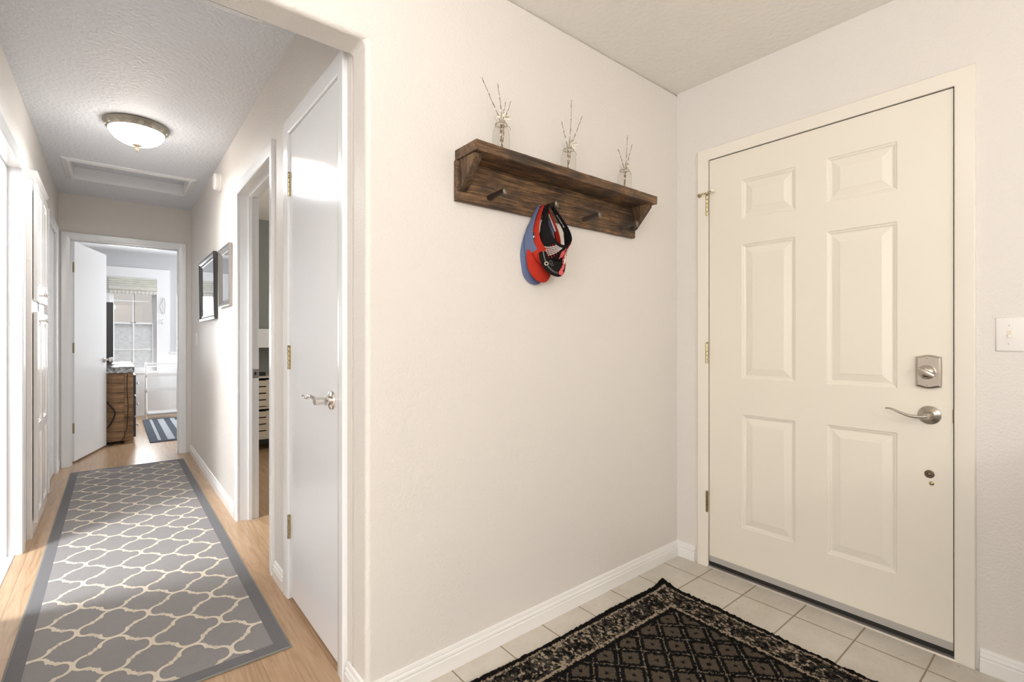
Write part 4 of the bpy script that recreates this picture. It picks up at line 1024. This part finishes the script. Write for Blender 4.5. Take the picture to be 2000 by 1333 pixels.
def decorate():
    v = blk
    # brim stitching, grommet
    strokes(v, 'brim', [[(-.95, .15), (-.78, .40), (-.62, .60)], [(-.88, .12), (-.72, .38), (-.58, .55)], [(-.50, .72), (-.25, .80), (-.02, .84)], [(-.48, .64), (-.25, .72), (-.02, .76)]], .0006, 'thread_tan', 'topstitching', 'tan topstitching')
    c = v.brimp(-.56, .64, .003); m = MB(); n = 20
    e1 = (v.brimp(-.50, .64, .003) - c).normalized(); e2 = v.brimp(-.56, .74, .003) - c; e2 = (e2 - e1 * e2.dot(e1)).normalized()
    m.tube([c + (e1 * math.cos(2 * PI * i / n) + e2 * math.sin(2 * PI * i / n)) * .0062 for i in range(n)], .0022, 8, closed=True)
    build('eyelet', m, 'eyelet', v.root, smooth=True)
    # crossed stitches on the front band
    strokes(v, 'band', [[(-.88 + .085 * k, .06), (-.44 + .085 * k, .86)] for k in range(5)], .0013, 'thread_white', 'white_stitches', 'white horizontal stitches', .0036)
    strokes(v, 'band', [[(-.80 + .055 * k, .22 + .16 * k), (-.38 + .055 * k, -.06 + .16 * k)] for k in range(5)], .0008, 'thread_red', 'red_stitches', 'red upright stitches', .0026)
    # grey scroll
    strokes(v, 'brim', [[(-.34 + .11 * math.cos(a) * (1 - a / 11), .26 + .20 * math.sin(a) * (1 - a / 11)) for a in [i * .6 for i in range(14)]]], .0009, 'thread_grey', 'grey_scroll', 'dark grey embroidered scroll')
    # red florals
    def blob(cx, cy, s, kind, lobes=5):
        out = []
        for k in range(lobes):
            a0 = 2 * PI * k / lobes
            out.append([(cx + s * (.55 * math.cos(a0) + .5 * math.cos(a)), cy + 2.0 * s * (.55 * math.sin(a0) + .5 * math.sin(a))) for a in [i * 2 * PI / 8 for i in range(9)]])
        return out
    P_ = blob(.22, .92, .085, 'b') + blob(.10, .78, .07, 'b') + blob(.30, .52, .075, 'b') + blob(.22, .62, .05, 'b') + [[(.12, .80), (.18, .68), (.26, .55), (.34, .42), (.40, .30)], [(.18, .50), (.12, .58), (.18, .66)], [(.44, .60), (.38, .66), (.30, .68)]]
    P_ = [[(min(p[0], .9), min(max(p[1], .02), .98)) for p in q] for q in P_]
    strokes(v, 'brim', P_, .0015, 'thread_pink', 'coral_flowers', 'coral embroidered flowers on the brim')
    strokes(v, 'band', blob(.10, .48, .10, 'f') + [[(.0, .2), (.1, .5), (.2, .8)]], .0016, 'thread_pink', 'coral_flowers', 'coral embroidered flower on the front band')
    # white knot scrolls in a red oval across brim and band
    oval = [(.50 + .22 * math.cos(a), .20 + .30 * math.sin(a)) for a in [i * 2 * PI / 24 for i in range(25)]]
    oval = [(p[0], max(.0, p[1])) for p in oval]
    strokes(v, 'brim', [oval], .0012, 'thread_red', 'red_outline', 'red outline around the white scrolls', .0035)
    sw_ = []
    for cx, cy, s in ((.42, .30, .09), (.56, .16, .085), (.52, .34, .06), (.44, .12, .07)):
        sw_.append([(cx + s * math.cos(a) * (1 - a / 9), max(.01, cy + 1.6 * s * math.sin(a) * (1 - a / 9))) for a in [i * .7 for i in range(10)]])
    strokes(v, 'brim', sw_, .0015, 'thread_white', 'white_scrolls', 'white embroidered scrolls')
    strokes(v, 'band', [[(.44 + .10 * math.cos(a), .40 + .30 * math.sin(a)) for a in [i * .7 for i in range(10)]], [(.64 + .10 * math.cos(a), .36 + .30 * math.sin(a)) for a in [i * .7 for i in range(10)]]], .0015, 'thread_white', 'white_scrolls', 'white embroidered scrolls')
    strokes(v, 'band', [[(.26, .05), (.32, .68), (.54, .90), (.76, .68), (.80, .05)]], .0012, 'thread_red', 'red_outline', 'red outline around the white scrolls', .0035)
decorate()
def decal(v, ph0, ph1, t0, t1, off, mat, name, label):
    m = MB().grid(lambda u, w: v.band(ph0 + (ph1 - ph0) * u, t0 + (t1 - t0) * w, off), 10, 2)
    o = build(name, m, mat, v.root, solid=.0006, smooth=True, weld=False, recalc=False); plab(o, label); return o
decal(red, 1.55, 2.35, .25, .75, -.0045, 'label', 'care_label', 'white printed label inside the band')
decal(red, -1.35, -1.12, -.05, .55, .0025, 'cloth_navy', 'brand_tab', 'small black and white side tab')
decal(red, -1.24, -1.18, .0, .5, .0035, 'thread_white', 'tab_stripe', 'white stripe on the side tab')
# lettering inside the black band
cu = bpy.data.curves.new('lettering', 'FONT'); cu.body = 'EXTREME'; cu.size = 1.0; cu.resolution_u = 2
tob = bpy.data.objects.new('lettering_tmp', cu); COL.objects.link(tob)
bpy.context.view_layer.update()
tm = bpy.data.meshes.new_from_object(tob.evaluated_get(bpy.context.evaluated_depsgraph_get()))
tv = [v.co.copy() for v in tm.vertices]; tf = [tuple(p.vertices) for p in tm.polygons]
bpy.data.objects.remove(tob, do_unlink=True); bpy.data.curves.remove(cu); bpy.data.meshes.remove(tm)
mxw = max(v.x for v in tv); mxh = max(v.y for v in tv); m = MB()
m.add([blk.band(2.15 - .62 * v.x / mxw, .46 + .20 * (v.y / mxh), -.0045) for v in tv], tf)
build('lettering', m, 'thread_white', blk.root, weld=False, recalc=False)

# ================================================================== FAR ROOM
FY = 9.13
tag(build('floor_far_room', MB().box((-2.4, HE + .06, -.1), (2.5, FY + .12, 0)), 'wood', origin=(0.05, 0.4, 0)), 'glossy oak floor of the far room', 'floor', kind=S)
tag(build('ceiling_far_room', MB().box((-2.5, HE + .115, CH), (2.5, FY + .12, CH + .1)), 'wall_white'), 'bright white ceiling of the far room', 'ceiling', kind=S)
tag(build('wall_far_room_left', MB().box((-2.5, HE + .115, 0), (-2.4, FY + .12, CH)), 'wall_far'), 'grey-blue side wall of the far room, left', 'wall', kind=S)
tag(build('wall_far_room_right', MB().box((2.4, HE + .115, 0), (2.5, FY + .12, CH)), 'wall_far'), 'grey-blue side wall of the far room, right', 'wall', kind=S)
tag(build('wall_far_room_near', MB().box((-2.4, HE + .1, 0), (HL, HE + .115, CH)).box((HR, HE + .1, 0), (2.4, HE + .115, CH)), 'wall_far'), 'near wall of the far room', 'wall', kind=S)
WX0, WX1, WZ0, WZ1 = -.063, .492, .66, 2.045
m = MB().box((-2.4, FY, 0), (WX0, FY + .12, CH)).box((WX1, FY, 0), (2.4, FY + .12, CH)).box((WX0, FY, WZ1), (WX1, FY + .12, CH)).box((WX0, FY, 0), (WX1, FY + .12, WZ0))
tag(build('wall_far_room_window', m, 'wall_far'), 'grey-blue wall around the far window', 'wall', kind=S)
# white surround panel and wainscot
m = MB().box((-.35, FY - .02, 0), (WX0, FY - .0005, 2.20)).box((WX1, FY - .02, 0), (.655, FY - .0005, 2.20)).box((WX0, FY - .02, WZ1), (WX1, FY - .0005, 2.20)).box((WX0, FY - .02, 0), (WX1, FY - .0005, WZ0))
tag(build('trim_1', m, 'trim'), 'wide white surround around the far window', 'trim', kind=S)
m = MB().box((.655, FY - .012, 0), (2.4, FY, .92)).box((.655, FY - .03, .92), (2.4, FY, .945)).box((-2.4, FY - .012, 0), (-.35, FY, .92)).box((-2.4, FY - .03, .92), (-.35, FY, .945))
tag(build('trim_2', m, 'trim'), 'white wainscot with cap rail beside the far window', 'trim', kind=S)
w1 = thing('window_1', ((WX0 + WX1) / 2, FY, WZ0), 'white double-hung window with muntins at the end of the view', 'window', kind=S)
fy0, fy1 = FY + .015, FY + .075
m = MB().box((WX0 + .001, fy0, WZ0 + .001), (WX0 + .030, fy1, WZ1 - .001)).box((WX1 - .030, fy0, WZ0 + .001), (WX1 - .001, fy1, WZ1 - .001)).box((WX0 + .030, fy0, WZ1 - .03), (WX1 - .030, fy1, WZ1 - .001)).box((WX0 + .030, fy0, WZ0 + .001), (WX1 - .030, fy1, WZ0 + .03))
build('window_frame', m, 'trim', w1)
m = MB().box((WX0 - .02, FY - .05, WZ0 - .028), (WX1 + .03, FY - .021, WZ0 + .004)).box((WX0 + .001, FY - .021, WZ0 + .0005), (WX1 - .001, FY + .0145, WZ0 + .004)); build('window_sill', m, 'trim', w1, bevel=.003)
ZM = 1.372
def sash(z0, z1, mz, y, pane_mat):
    x0, x1 = WX0 + .031, WX1 - .031; m = MB(); t = .022; r = .026
    m.box((x0, y, z0), (x0 + r, y + t, z1)).box((x1 - r, y, z0), (x1, y + t, z1)).box((x0 + r, y, z1 - r), (x1 - r, y + t, z1)).box((x0 + r, y, z0), (x1 - r, y + t, z0 + r))
    s_ = build('sash', m, 'trim', w1)
    xm = (x0 + x1) / 2
    build('muntin', MB().box((xm - .009, y + .002, z0 + r), (xm + .009, y + t - .002, z1 - r)).box((x0 + r, y + .003, mz - .009), (xm - .009, y + t - .003, mz + .009)).box((xm + .009, y + .003, mz - .009), (x1 - r, y + t - .003, mz + .009)), 'trim', s_)
    build('pane', MB().box((x0 + r - .002, y + t / 2 - .001, z0 + r - .002), (x1 - r + .002, y + t / 2 + .001, z1 - r + .002)), pane_mat, s_)
sash(ZM - .02, WZ1 - .031, 1.71, FY + .045, 'pane'); sash(WZ0 + .031, ZM + .02, .985, FY + .020, 'frosted')
build('sash_lock', MB().box((.18, FY + .012, ZM + .012), (.205, FY + .022, ZM + .022)).box((.222, FY + .012, ZM + .012), (.247, FY + .022, ZM + .022)), 'strikeplate', w1)
# roman shade
rs = thing('roman_shade', ((WX0 + WX1) / 2, FY - .03, 1.81), 'cream woven roman shade gathered at the top of the far window', 'window shade')
m = MB(); zz = 2.050; prof = []
for k in range(5):
    prof += [(FY - .030, zz - .030 * k), (FY - .040, zz - .030 * k - .012), (FY - .046, zz - .030 * k - .024), (FY - .034, zz - .030 * k - .029)]
A = [(WX0 - .004, y, z) for y, z in prof]; B = [(WX1 + .004, y, z) for y, z in prof]; n = len(prof)
m.add(A + B, [(i, i + 1, i + 1 + n, i + n) for i in range(n - 1)])
build('folds', m, 'shade', rs, solid=.002)
build('lower_roll', MB().tube([(WX0 - .006, FY - .045, 1.885), (WX1 + .006, FY - .045, 1.885)], .022, 14), 'shade', rs, smooth=True)
m = MB(); m.grid(lambda u, w: (WX0 + (WX1 - WX0) * u, FY - .035 - .0012 * math.sin(u * 75), 1.872 - .062 * w - (.0018 * math.sin(u * 75) * w)), 120, 3)
build('bottom_hem', m, 'shade', rs, solid=.002, smooth=True)
cd = MB(); pts = [at(320, 582, FY - .04), at(322, 592, FY - .04), at(321, 612, FY - .04), at(316, 610, FY - .04), at(312, 598, FY - .04), at(319, 584, FY - .04)]
cd.tube(catmull(pts), .003, 6); cd.tube(catmull([at(318, 624, FY - .04), at(315, 628, FY - .04), at(318, 632, FY - .04), at(316, 634, FY - .04)]), .003, 6)
tag(build('shade_cord', cd, 'frame_silver', smooth=True), 'looped pull cord hanging right of the far window', 'cord')
# dresser
DY = 6.77
dr = thing('dresser', (-.14, 7.4, 0), 'rustic brown plank dresser with dark drawers behind the open door', 'dresser')
m = MB().box((-.42, DY + .012, .03), (.150, 8.25, .768)); build('carcass', m, 'rustic', dr)
m = MB()
for k in range(7):
    z0 = .035 + k * .105; build('side_plank', MB().box((-.42, DY + .004, z0), (.083, DY + .013, z0 + .100)), 'rustic', dr, bevel=.002)
build('corner_post', MB().box((.083, DY - .006, 0), (.158, DY + .06, .770)), 'rustic', dr, bevel=.003)
tpb = build('dresser_top', MB().box((-.44, DY - .012, .772), (.168, 8.27, .842)), 'granite', dr, bevel=.003)
plab(tpb, 'grey patterned stone-look top')
for k in range(3):
    z0 = .06 + k * .235
    d_ = build('drawer', MB().box((.152, DY + .03, z0), (.182, 7.55, z0 + .215)), 'navy', dr, bevel=.003)
    build('knob', MB().lathe([(.006, 0), (.006, .012), (.016, .018), (.016, .026), (.006, .032)], (.182, DY + .20, z0 + .11), 'x', 14), 'knob_white', d_, smooth=True)
    d_ = build('drawer', MB().box((.152, 7.57, z0), (.182, 8.23, z0 + .215)), 'navy', dr, bevel=.003)
    build('knob', MB().lathe([(.006, 0), (.006, .012), (.016, .018), (.016, .026), (.006, .032)], (.182, 7.9, z0 + .11), 'x', 14), 'knob_white', d_, smooth=True)
tvo = thing('television', (-.08, 7.45, .842), 'thin black flat television standing on the rustic dresser', 'television')
build('housing', MB().box((-.085, 6.95, .880), (-.012, 8.0, 1.55)), 'tv', tvo, bevel=.006)
build('screen', MB().box((-.012, 6.97, .90), (-.009, 7.98, 1.535)), 'tv_screen', tvo)
build('stand', MB().box((-.19, 7.25, .842), (.03, 7.75, .852)).box((-.07, 7.42, .852), (-.025, 7.58, .882)), 'frame_silver', tvo, bevel=.002)
c1 = MB().tube(catmull([at(207, 784, DY - .010), at(212, 790, DY - .010), at(221, 800, DY - .014), at(224.5, 808, DY - .014), at(221, 820, DY - .012), at(214, 832, DY - .010), at(207, 838, DY - .010)]), .007, 8)
tag(build('power_cable', c1, 'black', smooth=True), 'thick black cable looping across the dresser side', 'cable')
c2 = MB().tube(catmull([at(249, 731, DY - .012), at(248, 760, DY - .012), at(250, 790, DY - .012), at(249, 820, DY - .012), at(247.5, 838, DY - .012), at(244, 846, DY - .012), at(241, 857, DY - .012), at(228, 866, DY - .03), at(208, 873, DY - .06)]), .0035, 8)
tag(build('power_cable', c2, 'black', smooth=True), 'thin cable running down the dresser corner post to the floor', 'cable')
# white rack
rk = thing('towel_rack', (.545, 8.9, 0), 'white tiered rack standing under the far window', 'rack')
for x in (.350, .735):
    for nm_, y0, y1 in (('front', 8.60, 8.78), ('rear', 8.92, 8.86)):
        build('leg', MB().tube(catmull([(x, y0, 0.008), (x, y0 * .5 + y1 * .5, .40), (x, y1, .76), (x, y1 + (.02 if nm_ == 'front' else -.01), .785)]), .011, 8), 'rack', rk, smooth=True)
    build('side_rail', MB().tube([(x, 8.70, .40), (x, 8.90, .40)], .007, 6).tube([(x, 8.64, .10), (x, 8.92, .10)], .007, 6), 'rack', rk)
build('top_rail', MB().tube([(.350, 8.79, .785), (.735, 8.79, .785)], .010, 8).tube([(.350, 8.86, .74), (.735, 8.86, .74)], .008, 8), 'rack', rk, smooth=True)
for z, y0, y1 in ((.60, 8.72, 8.92), (.395, 8.66, 8.92)):
    build('shelf', MB().box((.352, y0, z), (.733, y1, z + .018)).box((.352, y0 - .004, z), (.733, y0 + .004, z + .045)), 'rack', rk, bevel=.002)
build('bottom_shelf', MB().box((.372, 8.60, .065), (.733, 8.80, .10)).tube([(.36, 8.60, .082), (.74, 8.60, .082)], .024, 12), 'rack', rk, smooth=True)
# geometric rug
gr = thing('geometric_rug', (1.0, 7.6, 0), 'slate and pale grey geometric rug on the far room floor', 'rug')
GX0, GX1, GY0, GY1 = .300, 1.9, 6.64, 8.55
build('rug_base', MB().box((GX0, GY0, 0), (GX1, GY1, .010)), 'rug_dark', gr, bevel=.002)
m = MB()
def rr_(x0, x1, y0, y1): m.box((GX0 + x0, GY0 + y0, .006), (GX0 + x1, GY0 + y1, .0112))
rr_(.075, .105, .07, 1.85); rr_(.165, .235, .07, 1.85); rr_(.285, 1.5, .06, .12); rr_(.305, .36, .20, 1.85); rr_(.36, 1.5, .20, .26); rr_(.42, .48, .34, 1.2); rr_(.48, 1.5, .34, .52); rr_(.42, 1.5, 1.2, 1.3); rr_(.6, 1.5, .70, .80); rr_(.6, 1.5, .92, 1.0); rr_(.36, 1.5, 1.45, 1.60)
plab(build('pale_pattern', m, 'rug_light', gr), 'pale grey stripes and key pattern')
# outside
tag(build('ground', MB().box((-6, FY + .12, -.3), (6, 16, -.2)), 'grass'), 'bare ground outside the far window', 'ground', kind=S)
fn = thing('garden_fence', (.2, 11.6, -.2), 'beige board fence seen through the far window', 'fence')
for k in range(20): build('fence_board', MB().box((-2.66 + k * .295, 11.60, -.2), (-2.66 + k * .295 + .277, 11.62, 2.9)), 'fence', fn)
build('fence_gap_shade', MB().box((-2.6, 11.64, -.2), (3.2, 11.66, 2.8)), 'dark', fn)  # dark sheet added so the gaps between boards look shaded
build('fence_rail', MB().box((-2.6, 11.54, 1.22), (3.04, 11.60, 1.40)), 'fence_rail', fn)

# ================================================================== BEDROOM (right) and LEFT ROOM shells
BX = HR + .115
tag(build('floor_bedroom', MB().box((BX, 2.3, -.1), (3.1, 6.0, 0)), 'wood', origin=(0.1, 0.2, 0)), 'oak floor inside the side bedroom', 'floor', kind=S)
tag(build('ceiling_bedroom', MB().box((BX, 2.3, CH), (3.1, HE + .1, CH + .1)), 'ceil_foyer'), 'bedroom ceiling', 'ceiling', kind=S)
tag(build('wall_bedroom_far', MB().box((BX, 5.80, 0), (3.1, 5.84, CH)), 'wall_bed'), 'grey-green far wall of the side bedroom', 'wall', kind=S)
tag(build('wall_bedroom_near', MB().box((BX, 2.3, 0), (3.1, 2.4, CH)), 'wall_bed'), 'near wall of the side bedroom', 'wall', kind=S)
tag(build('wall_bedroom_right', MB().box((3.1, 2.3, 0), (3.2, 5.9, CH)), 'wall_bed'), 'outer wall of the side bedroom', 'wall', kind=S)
tag(build('wall_shelf_board', MB().box((1.02, 5.38, 1.055), (2.6, 5.7995, 1.245)), 'trim', bevel=.004), 'thick white board mounted above the slatted unit in bedroom', 'board').name = 'bed_board'
cr = thing('slatted_shelf', (1.5, 5.6, 0), 'cream slatted storage shelf seen through the bedroom doorway', 'shelf')
for x in (1.04, 1.92):
    for y in (5.42, 5.76): build('leg', MB().box((x, y, 0), (x + .04, y + .035, .76)), 'crate', cr)
for z in (.745, .432, .125): build('shelf_board', MB().box((1.03, 5.41, z), (1.97, 5.79, z + .018)), 'crate', cr)
for zb in (.475, .160):
    bk_ = build('slatted_front', MB().box((1.08, 5.45, zb - .02), (1.92, 5.78, zb + .25)), 'dark', cr)
    for k in range(4): build('slat', MB().box((1.08, 5.435, zb - .015 + k * .068), (1.20, 5.450, zb + .040 + k * .068)).box((1.2, 5.435, zb - .022 + k * .068), (1.92, 5.450, zb + .046 + k * .068)), 'crate', bk_)
tag(build('small_box', MB().box((1.14, 5.50, .763), (1.21, 5.58, .800)), 'black', bevel=.003), 'small black box on top of the slatted shelf', 'box')
LX = HL - .115
tag(build('floor_left_room', MB().box((-3.1, 1.7, -.1), (LX, 4.6, 0)), 'wood', origin=(0.1, 0.2, 0)), 'floor of the bright room on the left', 'floor', kind=S)
tag(build('ceiling_left_room', MB().box((-3.1, 1.7, CH), (LX, 4.6, CH + .1)), 'wall_white'), 'white ceiling of the left room', 'ceiling', kind=S)
tag(build('wall_left_room_far', MB().box((-3.1, 4.5, 0), (LX, 4.6, CH)), 'wall_white'), 'white far wall of the left room', 'wall', kind=S)
tag(build('wall_left_room_near', MB().box((-3.1, 1.7, 0), (LX, 1.8, CH)), 'wall_white'), 'white near wall of the left room', 'wall', kind=S)
tag(build('wall_left_room_outer', MB().box((-3.2, 1.7, 0), (-3.1, 4.6, CH)), 'wall_white'), 'white outer wall of the left room', 'wall', kind=S)
